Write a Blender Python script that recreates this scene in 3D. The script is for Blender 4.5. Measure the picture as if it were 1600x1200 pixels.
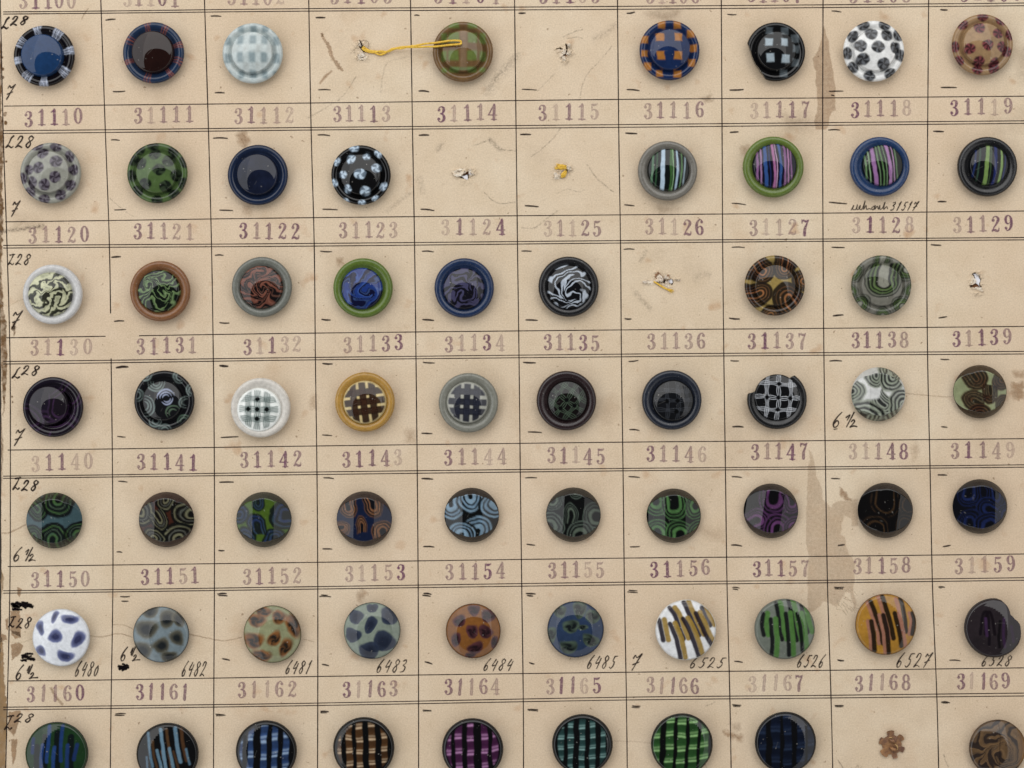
import bpy, math, random
import numpy as np

for o in list(bpy.data.objects):
    bpy.data.objects.remove(o, do_unlink=True)
scene = bpy.context.scene
col = scene.collection
S = 0.00019            # metres per unit; a unit is 0.19 mm on the card
D = 3000.0             # camera height above the card in units

# ------------------------------------------------------------------ camera
cam_d = bpy.data.cameras.new('camera')
cam = bpy.data.objects.new('camera', cam_d)
col.objects.link(cam)
cam.location = (0, 0, D * S)
cam_d.sensor_width = 36.0
cam_d.lens = 18.0 / (800.0 / D)
cam_d.clip_start = 0.01
cam_d.clip_end = 50.0
scene.camera = cam

# ------------------------------------------------------------------ world, lamps, exposure
w = bpy.data.worlds.new('World')
scene.world = w
w.use_nodes = True
bg = w.node_tree.nodes['Background']
bg.inputs[0].default_value = (0.92, 0.96, 1.0, 1)
bg.inputs[1].default_value = 0.10


def softbox(name, loc, target, sx, sy, radiance, colour):
    d = bpy.data.lights.new(name, 'AREA')
    d.shape = 'RECTANGLE'
    d.size, d.size_y = sx, sy
    d.energy = radiance * math.pi * sx * sy
    d.color = colour
    o = bpy.data.objects.new(name, d)
    col.objects.link(o)
    from mathutils import Vector
    o.location = loc
    o.rotation_euler = (Vector(target) - Vector(loc)).to_track_quat('-Z', 'Y').to_euler()
    return o


# four flat light panels round the opening the camera looks through
H = 0.92
def panel(name, x0, x1, y0, y1, radiance, colour):
    softbox(name, ((x0 + x1) / 2, (y0 + y1) / 2, H), ((x0 + x1) / 2, (y0 + y1) / 2, 0.0), x1 - x0, y1 - y0, radiance, colour)


OX, OY, OC = 0.72, 0.78, -0.42          # half axes and centre of the round opening
EXT = 2.6
TOPC, LEFTC, RIGHTC, LOWC = (1.0, 0.99, 0.975), (0.97, 0.985, 1.0), (1.0, 0.99, 0.97), (1.0, 0.98, 0.96)
panel('light_panel', -EXT, -OX, -EXT, EXT, 1.84, LEFTC)
panel('light_panel', OX, EXT, -EXT, EXT, 1.0, RIGHTC)
NS = 32
for k_ in range(NS):
    xa, xb = -OX * math.cos(math.pi * k_ / NS), -OX * math.cos(math.pi * (k_ + 1) / NS)
    hh_ = OY * (1 - abs((xa + xb) / 2 / OX) ** 2.3) ** (1 / 2.3)
    panel('light_panel', xa, xb, OC + hh_, EXT, 2.42, TOPC)
    panel('light_panel', xa, xb, -EXT, OC - hh_, 0.9, LOWC)

vs = scene.view_settings
vs.view_transform = 'Standard'
vs.look = 'None'
vs.gamma = 1.0
vs.exposure = 0.0
vs.use_curve_mapping = False

# ------------------------------------------------------------------ helpers
rng = np.random.RandomState(7)


def lin(c):
    c = np.asarray(c, float) / 255.0
    return np.where(c <= 0.04045, c / 12.92, ((c + 0.055) / 1.055) ** 2.4)


def L4(c):
    r = lin(c)
    return (float(r[0]), float(r[1]), float(r[2]), 1.0)


def X(px):
    return (np.asarray(px, float) - 800.0) * S


def Y(py):
    return (600.0 - np.asarray(py, float)) * S


_tab = np.random.RandomState(99).rand(256, 256)


def vnoise(x, y, seed=0):
    x = np.asarray(x, float) + seed * 17.31 + 500
    y = np.asarray(y, float) + seed * 9.77 + 500
    xi = np.floor(x).astype(int)
    yi = np.floor(y).astype(int)
    fx, fy = x - xi, y - yi
    fx = fx * fx * (3 - 2 * fx)
    fy = fy * fy * (3 - 2 * fy)
    g = lambda a, b: _tab[a % 256, b % 256]
    return ((g(xi, yi) * (1 - fx) + g(xi + 1, yi) * fx) * (1 - fy)
            + (g(xi, yi + 1) * (1 - fx) + g(xi + 1, yi + 1) * fx) * fy)


def fbm(x, y, seed=0, oct=3):
    t, a, n = 0.0, 0.5, 0.0
    for i in range(oct):
        t = t + a * vnoise(x * 2 ** i, y * 2 ** i, seed + i * 3)
        n += a
        a *= 0.5
    return t / n


def catmull(pts, sub=6):
    P_ = np.asarray(pts, float)
    if len(P_) < 3:
        return P_
    Q = np.vstack([2 * P_[0] - P_[1], P_, 2 * P_[-1] - P_[-2]])
    out = []
    for i in range(1, len(Q) - 2):
        for k in range(sub):
            t = k / sub
            p0, p1, p2, p3 = Q[i - 1], Q[i], Q[i + 1], Q[i + 2]
            out.append(0.5 * ((2 * p1) + (p2 - p0) * t + (2 * p0 - 5 * p1 + 4 * p2 - p3) * t * t
                              + (3 * p1 - p0 - 3 * p2 + p3) * t ** 3))
    out.append(P_[-1])
    return np.array(out)


def seg_dist(x, y, pts):
    """distance to a polyline minus half of its local width; pts (n,3) = x, y, width"""
    best = np.full(x.shape, 1e9)
    for a, b in zip(pts[:-1], pts[1:]):
        dx, dy = b[0] - a[0], b[1] - a[1]
        l2 = dx * dx + dy * dy + 1e-12
        t = np.clip(((x - a[0]) * dx + (y - a[1]) * dy) / l2, 0, 1)
        d = np.hypot(x - a[0] - t * dx, y - a[1] - t * dy) - 0.5 * (a[2] + (b[2] - a[2]) * t)
        best = np.minimum(best, d)
    return best


def poly_sd(x, y, poly):
    """signed distance to a polygon, negative inside"""
    pl = np.asarray(poly, float)
    d = np.full(x.shape, 1e9)
    inside = np.zeros(x.shape, bool)
    n = len(pl)
    for i in range(n):
        a, b = pl[i], pl[(i + 1) % n]
        dx, dy = b - a
        t = np.clip(((x - a[0]) * dx + (y - a[1]) * dy) / (dx * dx + dy * dy + 1e-12), 0, 1)
        d = np.minimum(d, np.hypot(x - a[0] - t * dx, y - a[1] - t * dy))
        c = ((a[1] > y) != (b[1] > y)) & (x < (b[0] - a[0]) * (y - a[1]) / (b[1] - a[1] + 1e-12) + a[0])
        inside ^= c
    return np.where(inside, -d, d)


def new_mesh(name, verts, quads=None, tris=None, smooth=True):
    me = bpy.data.meshes.new(name)
    verts = np.asarray(verts, np.float32)
    loops, starts, n = [], [], 0
    if quads is not None and len(quads):
        q = np.asarray(quads, np.int32)
        loops.append(q.ravel())
        starts.append(np.arange(len(q)) * 4)
        n = q.size
    if tris is not None and len(tris):
        t = np.asarray(tris, np.int32)
        loops.append(t.ravel())
        starts.append(n + np.arange(len(t)) * 3)
    loops = np.concatenate(loops).astype(np.int32)
    starts = np.concatenate(starts).astype(np.int32)
    me.vertices.add(len(verts))
    me.vertices.foreach_set('co', verts.ravel())
    me.loops.add(len(loops))
    me.loops.foreach_set('vertex_index', loops)
    me.polygons.add(len(starts))
    me.polygons.foreach_set('loop_start', starts)
    me.update(calc_edges=True)
    me.validate()
    me.polygons.foreach_set('use_smooth', np.full(len(me.polygons), smooth, bool))
    return me


def tone(rgb):
    """glass colours: deeper and a little greyer than the swatch values"""
    g = np.clip(rgb, 0, 1) ** 1.08
    l = (g * np.array([0.25, 0.62, 0.13])).sum(-1, keepdims=True)
    return (g * 0.96 + l * 0.04) * (0.72 + 0.28 * np.clip(l * 1.6, 0, 1))


def set_colour(me, rgb, alpha=None):
    a = me.color_attributes.new('pattern', 'FLOAT_COLOR', 'POINT')
    c = np.ones((len(rgb), 4), np.float32)
    c[:, :3] = tone(rgb) if alpha is None else rgb
    if alpha is not None:
        c[:, 3] = alpha
    a.data.foreach_set('color', c.ravel())


def add(name, me, mat, parent=None, loc=(0, 0, 0)):
    o = bpy.data.objects.new(name, me)
    if mat is not None:
        me.materials.append(mat)
    col.objects.link(o)
    o.parent = parent
    o.location = loc
    return o


def thing(name, label, cat, loc, group=None):
    o = bpy.data.objects.new(name, None)
    o.empty_display_size = 0.004
    col.objects.link(o)
    o.location = loc
    o['label'], o['category'] = label, cat
    if group:
        o['group'] = group
    return o


# ------------------------------------------------------------------ materials
def nodes_of(name):
    m = bpy.data.materials.new(name)
    m.use_nodes = True
    nt = m.node_tree
    nt.nodes.clear()
    out = nt.nodes.new('ShaderNodeOutputMaterial')
    return m, nt, out


def noise(nt, coord, scale, detail=3, rough=0.55):
    n = nt.nodes.new('ShaderNodeTexNoise')
    n.inputs['Scale'].default_value = scale
    n.inputs['Detail'].default_value = detail
    n.inputs['Roughness'].default_value = rough
    nt.links.new(coord, n.inputs['Vector'])
    return n.outputs['Fac']


def maprange(nt, val, a, b, c, d):
    n = nt.nodes.new('ShaderNodeMapRange')
    for i, x in zip((1, 2, 3, 4), (a, b, c, d)):
        n.inputs[i].default_value = x
    nt.links.new(val, n.inputs[0])
    return n.outputs[0]


def mix(nt, fac, a, b, mode='MIX'):
    n = nt.nodes.new('ShaderNodeMix')
    n.data_type = 'RGBA'
    n.blend_type = mode
    for idx, x in ((0, fac), (6, a), (7, b)):
        if hasattr(x, 'links'):
            nt.links.new(x, n.inputs[idx])
        else:
            n.inputs[idx].default_value = x
    return n.outputs[2]


def paper_nodes(nt, tint=1.0):
    tc = nt.nodes.new('ShaderNodeTexCoord').outputs['Object']
    big = maprange(nt, noise(nt, tc, 14, 3), 0.3, 0.7, 0, 1)
    mid = maprange(nt, noise(nt, tc, 90, 4, 0.6), 0.32, 0.72, 0, 1)
    c = mix(nt, big, L4((210, 190, 164)), L4((218, 203, 179)))
    c = mix(nt, maprange(nt, mid, 0, 1, 0.0, 0.6), c, L4((198, 177, 148)))
    # warm foxing
    fox = maprange(nt, noise(nt, tc, 140, 2, 0.5), 0.66, 0.80, 0, 0.75)
    c = mix(nt, fox, c, L4((176, 136, 98)))
    fox2 = maprange(nt, noise(nt, tc, 33, 5, 0.65), 0.60, 0.80, 0, 0.55)
    c = mix(nt, fox2, c, L4((186, 153, 118)))
    # dusty grey smudges
    sm = maprange(nt, noise(nt, tc, 21, 6, 0.72), 0.56, 0.80, 0, 0.55)
    c = mix(nt, sm, c, L4((160, 142, 120)))
    sm2 = maprange(nt, noise(nt, tc, 260, 5, 0.75), 0.58, 0.80, 0, 0.45)
    c = mix(nt, sm2, c, L4((170, 148, 122)))
    warm = maprange(nt, noise(nt, tc, 9, 2, 0.5), 0.40, 0.66, 0, 0.4)
    c = mix(nt, warm, c, L4((206, 180, 153)))
    # fibres and specks
    grain = noise(nt, tc, 2300, 3, 0.7)
    c = mix(nt, 1.0, c, mix(nt, maprange(nt, grain, 0.25, 0.75, 0, 1), (0.80, 0.785, 0.77, 1), (1.10, 1.10, 1.10, 1)), 'MULTIPLY')
    speck = maprange(nt, noise(nt, tc, 620, 2, 0.5), 0.71, 0.77, 0, 0.65)
    c = mix(nt, speck, c, L4((120, 92, 68)))
    bump = nt.nodes.new('ShaderNodeBump')
    bump.inputs['Strength'].default_value = 0.35
    bump.inputs['Distance'].default_value = 0.00012
    hsum = nt.nodes.new('ShaderNodeMath')
    hsum.operation = 'ADD'
    nt.links.new(noise(nt, tc, 1400, 4, 0.65), hsum.inputs[0])
    nt.links.new(maprange(nt, noise(nt, tc, 160, 3, 0.5), 0, 1, 0, 2.2), hsum.inputs[1])
    nt.links.new(hsum.outputs[0], bump.inputs['Height'])
    return c, bump.outputs[0]


def paper_material(name, with_attr):
    m, nt, out = nodes_of(name)
    c, nrm = paper_nodes(nt)
    b = nt.nodes.new('ShaderNodeBsdfPrincipled')
    b.inputs['Roughness'].default_value = 0.75
    b.inputs['Specular IOR Level'].default_value = 0.25
    if with_attr:
        a = nt.nodes.new('ShaderNodeVertexColor')
        a.layer_name = 'pattern'
        c = mix(nt, a.outputs['Alpha'], c, a.outputs['Color'])
    nt.links.new(c, b.inputs['Base Color'])
    nt.links.new(nrm, b.inputs['Normal'])
    nt.links.new(b.outputs[0], out.inputs[0])
    return m


PAPER = paper_material('aged_paper', False)
TORN = paper_material('torn_paper', True)


def ink_material(name, colour, wear=0.5, scale=900.0, lo=0.35, hi=0.6):
    m, nt, out = nodes_of(name)
    tc = nt.nodes.new('ShaderNodeTexCoord').outputs['Object']
    a = nt.nodes.new('ShaderNodeAttribute')
    a.attribute_name = 'ink'
    n = maprange(nt, noise(nt, tc, scale, 3, 0.6), lo, hi, 1.0 - wear, 1.0)
    mul = nt.nodes.new('ShaderNodeMath')
    mul.operation = 'MULTIPLY'
    mul.use_clamp = True
    nt.links.new(a.outputs['Fac'], mul.inputs[0])
    nt.links.new(n, mul.inputs[1])
    d = nt.nodes.new('ShaderNodeBsdfDiffuse')
    cc = mix(nt, maprange(nt, noise(nt, tc, 260, 2), 0.3, 0.7, 0, 1), L4(colour), L4([x * 0.86 for x in colour]))
    nt.links.new(cc, d.inputs[0])
    t = nt.nodes.new('ShaderNodeBsdfTransparent')
    ms = nt.nodes.new('ShaderNodeMixShader')
    nt.links.new(mul.outputs[0], ms.inputs[0])
    nt.links.new(t.outputs[0], ms.inputs[1])
    nt.links.new(d.outputs[0], ms.inputs[2])
    nt.links.new(ms.outputs[0], out.inputs[0])
    return m


STAMP = ink_material('stamp_ink', (116, 70, 102), 0.42, 1500, 0.34, 0.56)
PEN = ink_material('pen_ink', (34, 24, 26), 0.2, 900)
BLOT = ink_material('blot_ink', (18, 14, 16), 0.08, 900)
RULE = ink_material('ruling_ink', (44, 34, 34), 0.25, 420)
STAIN = ink_material('brown_stain', (172, 140, 108), 0.3, 1100, 0.36, 0.6)
TANSTAIN = ink_material('scraped_board', (158, 128, 92), 0.45, 500, 0.3, 0.6)
DARKSTAIN = ink_material('dark_stain', (118, 88, 58), 0.6, 420, 0.38, 0.58)
PENCIL = ink_material('pencil_graphite', (96, 88, 80), 0.85, 1300, 0.42, 0.62)
CREASE = ink_material('crease_line', (150, 120, 92), 0.4, 500)
PALE = ink_material('pale_scuff', (224, 206, 178), 0.5, 900)


def glass(name, rough=0.06, satin=False, spec=0.5, sss=0.0):
    m, nt, out = nodes_of(name)
    a = nt.nodes.new('ShaderNodeVertexColor')
    a.layer_name = 'pattern'
    tc = nt.nodes.new('ShaderNodeTexCoord').outputs['Object']
    b = nt.nodes.new('ShaderNodeBsdfPrincipled')
    f = maprange(nt, noise(nt, tc, 900, 4, 0.6), 0.3, 0.7, 0.86, 1.1)
    comb = nt.nodes.new('ShaderNodeCombineColor')
    for i in range(3):
        nt.links.new(f, comb.inputs[i])
    c = mix(nt, 1.0, a.outputs['Color'], comb.outputs[0], 'MULTIPLY')
    # dust
    du = maprange(nt, noise(nt, tc, 2100, 1, 0.4), 0.77, 0.81, 0, 0.4)
    c = mix(nt, du, c, L4((170, 165, 155)))
    nt.links.new(c, b.inputs['Base Color'])
    r = maprange(nt, noise(nt, tc, 420, 4, 0.6), 0.35, 0.75, rough, rough * 1.8 + (0.06 if satin else 0.0))
    nt.links.new(r, b.inputs['Roughness'])
    b.inputs['IOR'].default_value = 1.52
    b.inputs['Specular IOR Level'].default_value = spec
    if sss:
        b.inputs['Subsurface Weight'].default_value = sss
        b.inputs['Subsurface Radius'].default_value = (1, 1, 1)
        b.inputs['Subsurface Scale'].default_value = 0.0012
    bump = nt.nodes.new('ShaderNodeBump')
    bump.inputs['Strength'].default_value = 0.04 if not satin else 0.04
    bump.inputs['Distance'].default_value = 0.0002
    nt.links.new(noise(nt, tc, 330 if not satin else 1500, 2, 0.5), bump.inputs['Height'])
    nt.links.new(bump.outputs[0], b.inputs['Normal'])
    nt.links.new(b.outputs[0], out.inputs[0])
    return m


GLOSS = glass('polished_glass', 0.035, False, 0.36)
SATIN = glass('frosted_glass', 0.19, True, 0.5, 0.10)
BACK = glass('ground_glass_edge', 0.22, True, 0.45)


def simple(name, c1, c2, rough, scale, metallic=0.0, bumps=0.2):
    m, nt, out = nodes_of(name)
    tc = nt.nodes.new('ShaderNodeTexCoord').outputs['Object']
    b = nt.nodes.new('ShaderNodeBsdfPrincipled')
    c = mix(nt, maprange(nt, noise(nt, tc, scale, 5, 0.65), 0.35, 0.65, 0, 1), L4(c1), L4(c2))
    nt.links.new(c, b.inputs['Base Color'])
    b.inputs['Roughness'].default_value = rough
    b.inputs['Metallic'].default_value = metallic
    bump = nt.nodes.new('ShaderNodeBump')
    bump.inputs['Strength'].default_value = bumps
    bump.inputs['Distance'].default_value = 0.0002
    nt.links.new(noise(nt, tc, scale * 2.5, 4, 0.6), bump.inputs['Height'])
    nt.links.new(bump.outputs[0], b.inputs['Normal'])
    nt.links.new(b.outputs[0], out.inputs[0])
    return m


TABLE = simple('dark_board', (58, 50, 42), (44, 37, 31), 0.7, 90)
WHITE = simple('white_sheet', (232, 232, 238), (224, 224, 232), 0.8, 60)
GOLD = simple('gold_thread', (236, 198, 78), (208, 164, 44), 0.42, 1500, 0.0, 0.4)
RUST = simple('rusted_brass', (158, 116, 76), (104, 74, 60), 0.55, 420, 0.35, 0.6)
RESIDUE = simple('dried_glue', (196, 164, 112), (150, 112, 70), 0.7, 1500, 0.0, 0.5)
HAIR = simple('brown_fibre', (112, 78, 54), (80, 56, 40), 0.5, 900)

# ------------------------------------------------------------------ setting: board, backing sheet, card
def box_mesh(name, x0, x1, y0, y1, z0, z1):
    v = [(x, y, z) for z in (z0, z1) for y in (y0, y1) for x in (x0, x1)]
    q = [(0, 2, 3, 1), (4, 5, 7, 6), (0, 1, 5, 4), (2, 6, 7, 3), (0, 4, 6, 2), (1, 3, 7, 5)]
    return new_mesh(name, v, q, smooth=False)


table = add('table', box_mesh('table', X(-900), X(2500), Y(2100), Y(-900), -30 * S, -7.0 * S), TABLE)
table['kind'] = 'structure'
sheet = add('backing_sheet', box_mesh('backing_sheet', X(60), X(1660), Y(1250), Y(-50), -6.9 * S, -5.4 * S), WHITE)
sheet['label'] = 'plain white sheet under the card, showing through its torn holes'
sheet['category'] = 'paper sheet'

EDGE = np.array([(-60, -8), (150, -5), (300, -3.5), (440, -0.5), (560, 1.4), (640, 2.0), (760, 1.8), (900, 2.1),
                 (990, 1.5), (1080, 0.2), (1160, -1.5), (1260, -4)], float)


def edge_x(py):
    return np.interp(py, EDGE[:, 0], EDGE[:, 1]) + 0.7 * (vnoise(np.asarray(py) * 0.11, 0 * np.asarray(py), 5) - 0.5)


# hole patches: centre, half size in whole cells of 4 units
CELL = 4
HOLES = []          # (x0,y0,x1,y1) multiples of CELL


def hole_rect(cx, cy, hw, hh):
    x0 = int(round((cx - hw) / CELL)) * CELL
    y0 = int(round((cy - hh) / CELL)) * CELL
    x1 = int(round((cx + hw) / CELL)) * CELL
    y1 = int(round((cy + hh) / CELL)) * CELL
    HOLES.append((x0, y0, x1, y1))
    return x0, y0, x1, y1


hole_specs = [
    # number, centre, half-size, raised lumps (x,y,rx,ry,h), void polys, white polys, brown polys, pale-fibre polys
    dict(n=31113, c=(566, 78), h=(28, 28),
         lumps=[(558, 71, 6, 6, 1.8), (570, 68, 5, 5, 1.5), (561, 88, 7, 7, 2.4), (572, 90, 6, 6, 2.0), (552, 78, 6, 6, 1.2)],
         void=[[(558, 64), (563, 63), (566, 70), (573, 76), (575, 80), (568, 81), (562, 75)], [(566, 88), (568, 85), (569, 90), (566, 95)]],
         white=[], brown=[], pale=[[(558, 86), (568, 82), (566, 93), (560, 93)], [(570, 88), (574, 88), (571, 95), (567, 95)]]),
    dict(n=31115, c=(882, 82), h=(26, 26),
         lumps=[(876, 80, 7, 6, 2.2), (890, 84, 6, 5, 2.2), (889, 71, 4, 5, 2.4), (882, 95, 6, 5, 2.6), (871, 77, 5, 4, 1.6)],
         void=[[(884, 68), (887, 70), (887, 77), (886, 83), (884, 86), (880, 88), (881, 82), (884, 79)], [(868, 77), (876, 74), (880, 77), (874, 79)]],
         white=[], brown=[[(879, 87), (884, 83), (887, 88), (882, 90)]],
         pale=[[(888, 67), (892, 70), (890, 73), (887, 72)], [(880, 77), (884, 75), (885, 81), (881, 82)], [(878, 90), (884, 89), (884, 95), (879, 96)], [(885, 84), (894, 82), (889, 88)]]),
    dict(n=31124, c=(724, 272), h=(30, 24),
         lumps=[(716, 268, 9, 5, 2.6), (739, 268, 6, 6, 2.2), (728, 284, 9, 5, 0.9), (710, 268, 5, 3, 1.6)],
         void=[[(715, 275), (722, 275), (728, 266), (732, 268), (733, 277), (730, 281), (722, 279)]],
         white=[[(721, 275), (730, 273), (731, 277), (730, 281), (725, 279)], [(732, 269), (736, 270), (736, 274), (732, 273)]],
         brown=[[(723, 273), (729, 265), (733, 268), (730, 272)]], pale=[[(706, 268), (720, 263), (727, 264), (722, 272), (714, 273)]]),
    dict(n=31125, c=(878, 267), h=(26, 24),
         lumps=[(890, 262, 5, 5, 2.6), (869, 276, 6, 5, 2.2), (876, 264, 7, 6, 1.6)],
         void=[[(884, 264), (888, 260), (890, 266), (886, 270)]], white=[], brown=[[(884, 264), (888, 262), (887, 270)]],
         pale=[[(886, 257), (893, 262), (893, 267), (888, 268)], [(866, 273), (876, 273), (876, 280), (866, 280)]]),
    dict(n=31136, c=(1034, 437), h=(34, 28),
         lumps=[(1027, 430, 6, 8, 3.0), (1043, 432, 5, 5, 2.4), (1012, 442, 8, 3, 1.6), (1040, 446, 8, 5, 1.0), (1058, 436, 6, 2, 1.0)],
         void=[[(1027, 440), (1035, 434), (1040, 438), (1040, 446), (1036, 441)], [(1042, 438), (1050, 436), (1053, 440), (1050, 446), (1046, 443)]],
         white=[[(1043, 438), (1050, 436), (1052, 441), (1048, 444)]],
         brown=[[(1023, 428), (1028, 424), (1034, 430), (1038, 438), (1030, 441), (1023, 438)], [(1041, 430), (1044, 428), (1048, 435), (1043, 437)]],
         pale=[[(1004, 441), (1016, 437), (1023, 441), (1018, 445)], [(1036, 441), (1042, 440), (1046, 448), (1040, 450)]]),
    dict(n=31139, c=(1526, 442), h=(24, 28),
         lumps=[(1518, 440, 4, 7, 1.8), (1527, 459, 8, 4, 1.6), (1533, 430, 3, 7, 1.3), (1526, 425, 7, 2, 1.2)],
         void=[[(1519, 428), (1525, 426), (1530, 430), (1533, 437), (1531, 443), (1534, 448), (1529, 454), (1522, 449), (1517, 449), (1515, 445), (1523, 443), (1523, 434)]],
         white=[[(1521, 428), (1526, 427), (1531, 434), (1532, 438), (1530, 443), (1532, 447), (1525, 443), (1524, 434)]],
         brown=[[(1519, 446), (1526, 444), (1533, 449), (1529, 454), (1522, 450)], [(1514, 445), (1518, 446), (1517, 450)]],
         pale=[[(1516, 440), (1523, 439), (1523, 445), (1516, 446)]]),
]
for hs in hole_specs:
    hs['rect'] = hole_rect(hs['c'][0], hs['c'][1], hs['h'][0], hs['h'][1])

card = thing('sample_card', 'aged cream ruled card with stamped numbers that carries all the glass buttons', 'sample card', (0, 0, -5.2 * S))
CZ = 5.2 * S          # children are given in world coordinates


def on_card(name, me, mat):
    return add(name, me, mat, card, (0, 0, CZ))


# card surface
xs = np.arange(16, 1680 + 1, CELL)
ys = np.arange(-60, 1260 + 1, CELL)
frac = np.linspace(0, 1, 7)
cols_x = []
for py in ys:
    e = float(edge_x(py))
    cols_x.append(np.concatenate([e + (12 - e) * frac, xs]))
gx = np.array(cols_x)
gy = np.repeat(ys[:, None], gx.shape[1], 1).astype(float)
ny, nx = gx.shape
gz = np.zeros_like(gx)
gz[:, 0] = -0.6
V = np.stack([X(gx), Y(gy), gz * S], -1).reshape(-1, 3)
Q = []
for j in range(ny - 1):
    for i in range(nx - 1):
        cx = 0.5 * (gx[j, i] + gx[j, i + 1])
        cy = 0.5 * (gy[j, i] + gy[j + 1, i])
        if i >= 7 and any(r[0] < cx < r[2] and r[1] < cy < r[3] for r in HOLES):
            continue
        a = j * nx + i
        Q.append((a, a + nx, a + nx + 1, a + 1))
# left side wall of the card
base = len(V)
wall = np.stack([X(gx[:, 0]), Y(gy[:, 0]), np.full(ny, -5.0 * S)], -1)
V = np.vstack([V, wall])
for j in range(ny - 1):
    Q.append((j * nx, base + j, base + j + 1, (j + 1) * nx))
on_card('paper_face', new_mesh('paper_face', V, Q), PAPER)

# torn holes
for hs in hole_specs:
    x0, y0, x1, y1 = hs['rect']
    st = 0.5
    px = np.arange(x0, x1 + 1e-6, st)
    py = np.arange(y0, y1 + 1e-6, st)
    gx, gy = np.meshgrid(px, py)
    wx = gx + 2.2 * (fbm(gx * 0.35, gy * 0.35, hs['n'] % 50) - 0.5)
    wy = gy + 2.2 * (fbm(gx * 0.35, gy * 0.35, hs['n'] % 50 + 9) - 0.5)
    h = np.zeros_like(gx)
    for (lx, ly, rx, ry, hh) in hs['lumps']:
        d = ((wx - lx) / rx) ** 2 + ((wy - ly) / ry) ** 2
        h = np.maximum(h, hh * np.exp(-d * 1.2))
    ridge = np.abs(fbm(gx * 0.30, gy * 0.30, 3 + hs['n'] % 30, 3) - 0.5) * 2
    h = h * (0.5 + 1.6 * ridge) * 1.7
    env = np.exp(-(((gx - hs['c'][0]) / 16) ** 2 + ((gy - hs['c'][1]) / 14) ** 2))
    h += env * (fbm(gx * 0.5, gy * 0.5, 21) - 0.5) * 2.6
    rgb = np.ones(gx.shape + (3,)) * lin((206, 188, 160))
    al = np.zeros_like(gx)

    def put(polys, c, a, soft):
        global rgb, al
        for p in polys:
            m = np.clip(0.5 - poly_sd(wx, wy, p) / soft, 0, 1) * a
            rgb[...] = rgb * (1 - m[..., None]) + m[..., None] * lin(c)
            al[...] = np.maximum(al, m)
    put(hs['pale'], (226, 216, 200), 0.9, 1.4)
    dirt = np.clip(env * 1.6 * (fbm(gx * 0.4, gy * 0.4, 61) - 0.45) * 2.2, 0, 0.55)
    rgb = rgb * (1 - dirt[..., None]) + dirt[..., None] * lin((128, 108, 88))
    al = np.maximum(al, dirt)
    pit = np.zeros_like(gx)
    for p in hs['void'] + hs['white']:
        pit = np.maximum(pit, np.clip(0.5 - poly_sd(wx, wy, p) / 0.8, 0, 1))
    put(hs['void'], (74, 56, 44), 1.0, 1.6)
    put(hs['brown'], (128, 84, 52), 0.9, 1.4)
    deep = np.where(pit > 0, -3.6, 0)
    put(hs['white'], (236, 236, 242), 1.0, 0.8)
    wh = np.zeros_like(gx)
    for p in hs['white']:
        wh = np.maximum(wh, np.clip(0.5 - poly_sd(wx, wy, p) / 0.8, 0, 1))
    z = h * (1 - pit) + pit * (deep * (1 - wh) + wh * -1.6)
    b = np.minimum(np.minimum(gx - x0, x1 - gx), np.minimum(gy - y0, y1 - gy))
    f = np.clip(b / 6.0, 0, 1)
    z = z * f
    al = al * f
    ny, nx = gx.shape
    V = np.stack([X(gx), Y(gy), z * S], -1).reshape(-1, 3)
    ii = (np.arange(ny - 1)[:, None] * nx + np.arange(nx - 1)[None]).ravel()
    me = new_mesh('torn_hole', V, np.stack([ii, ii + nx, ii + nx + 1, ii + 1], -1))
    set_colour(me, rgb.reshape(-1, 3), al.ravel())
    on_card('torn_hole', me, TORN)


FLAPS = {
    31113: (5, 490, 30, [((325, 250), (335, 320), (405, 275), 3), ((405, 325), (432, 268), (372, 300), 3), ((330, 185), (350, 160), (372, 215), 2.5), ((310, 300), (340, 330), (370, 305), 2)]),
    31115: (15, 840, 40, [((425, 560), (500, 770), (640, 610), 3.5), ((600, 520), (680, 560), (640, 640), 3), ((840, 560), (810, 680), (665, 670), 4), ((700, 400), (790, 500), (715, 500), 4), ((520, 800), (690, 830), (620, 720), 3.5)]),
    31124: (17.14, 680, 240, [((420, 470), (830, 400), (640, 620), 5), ((830, 400), (870, 470), (760, 540), 4), ((1000, 380), (1095, 550), (890, 500), 5), ((1060, 590), (900, 650), (960, 560), 3)]),
    31125: (17.14, 840, 230, [((800, 440), (950, 600), (800, 600), 5), ((420, 860), (640, 860), (480, 680), 4), ((900, 640), (780, 690), (830, 600), 4)]),
    31136: (17.14, 990, 400, [((540, 420), (540, 700), (800, 640), 6), ((640, 400), (740, 500), (700, 640), 5), ((900, 470), (1010, 610), (830, 600), 6), ((480, 640), (500, 760), (240, 700), 3), ((1010, 800), (830, 790), (880, 660), 3), ((1050, 600), (1060, 660), (1240, 650), 2)]),
    31139: (15, 1480, 400, [((515, 440), (515, 690), (670, 590), 4), ((560, 790), (850, 880), (740, 730), 4), ((640, 375), (780, 430), (720, 450), 3)]),
}
rf = np.random.RandomState(3)
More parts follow.
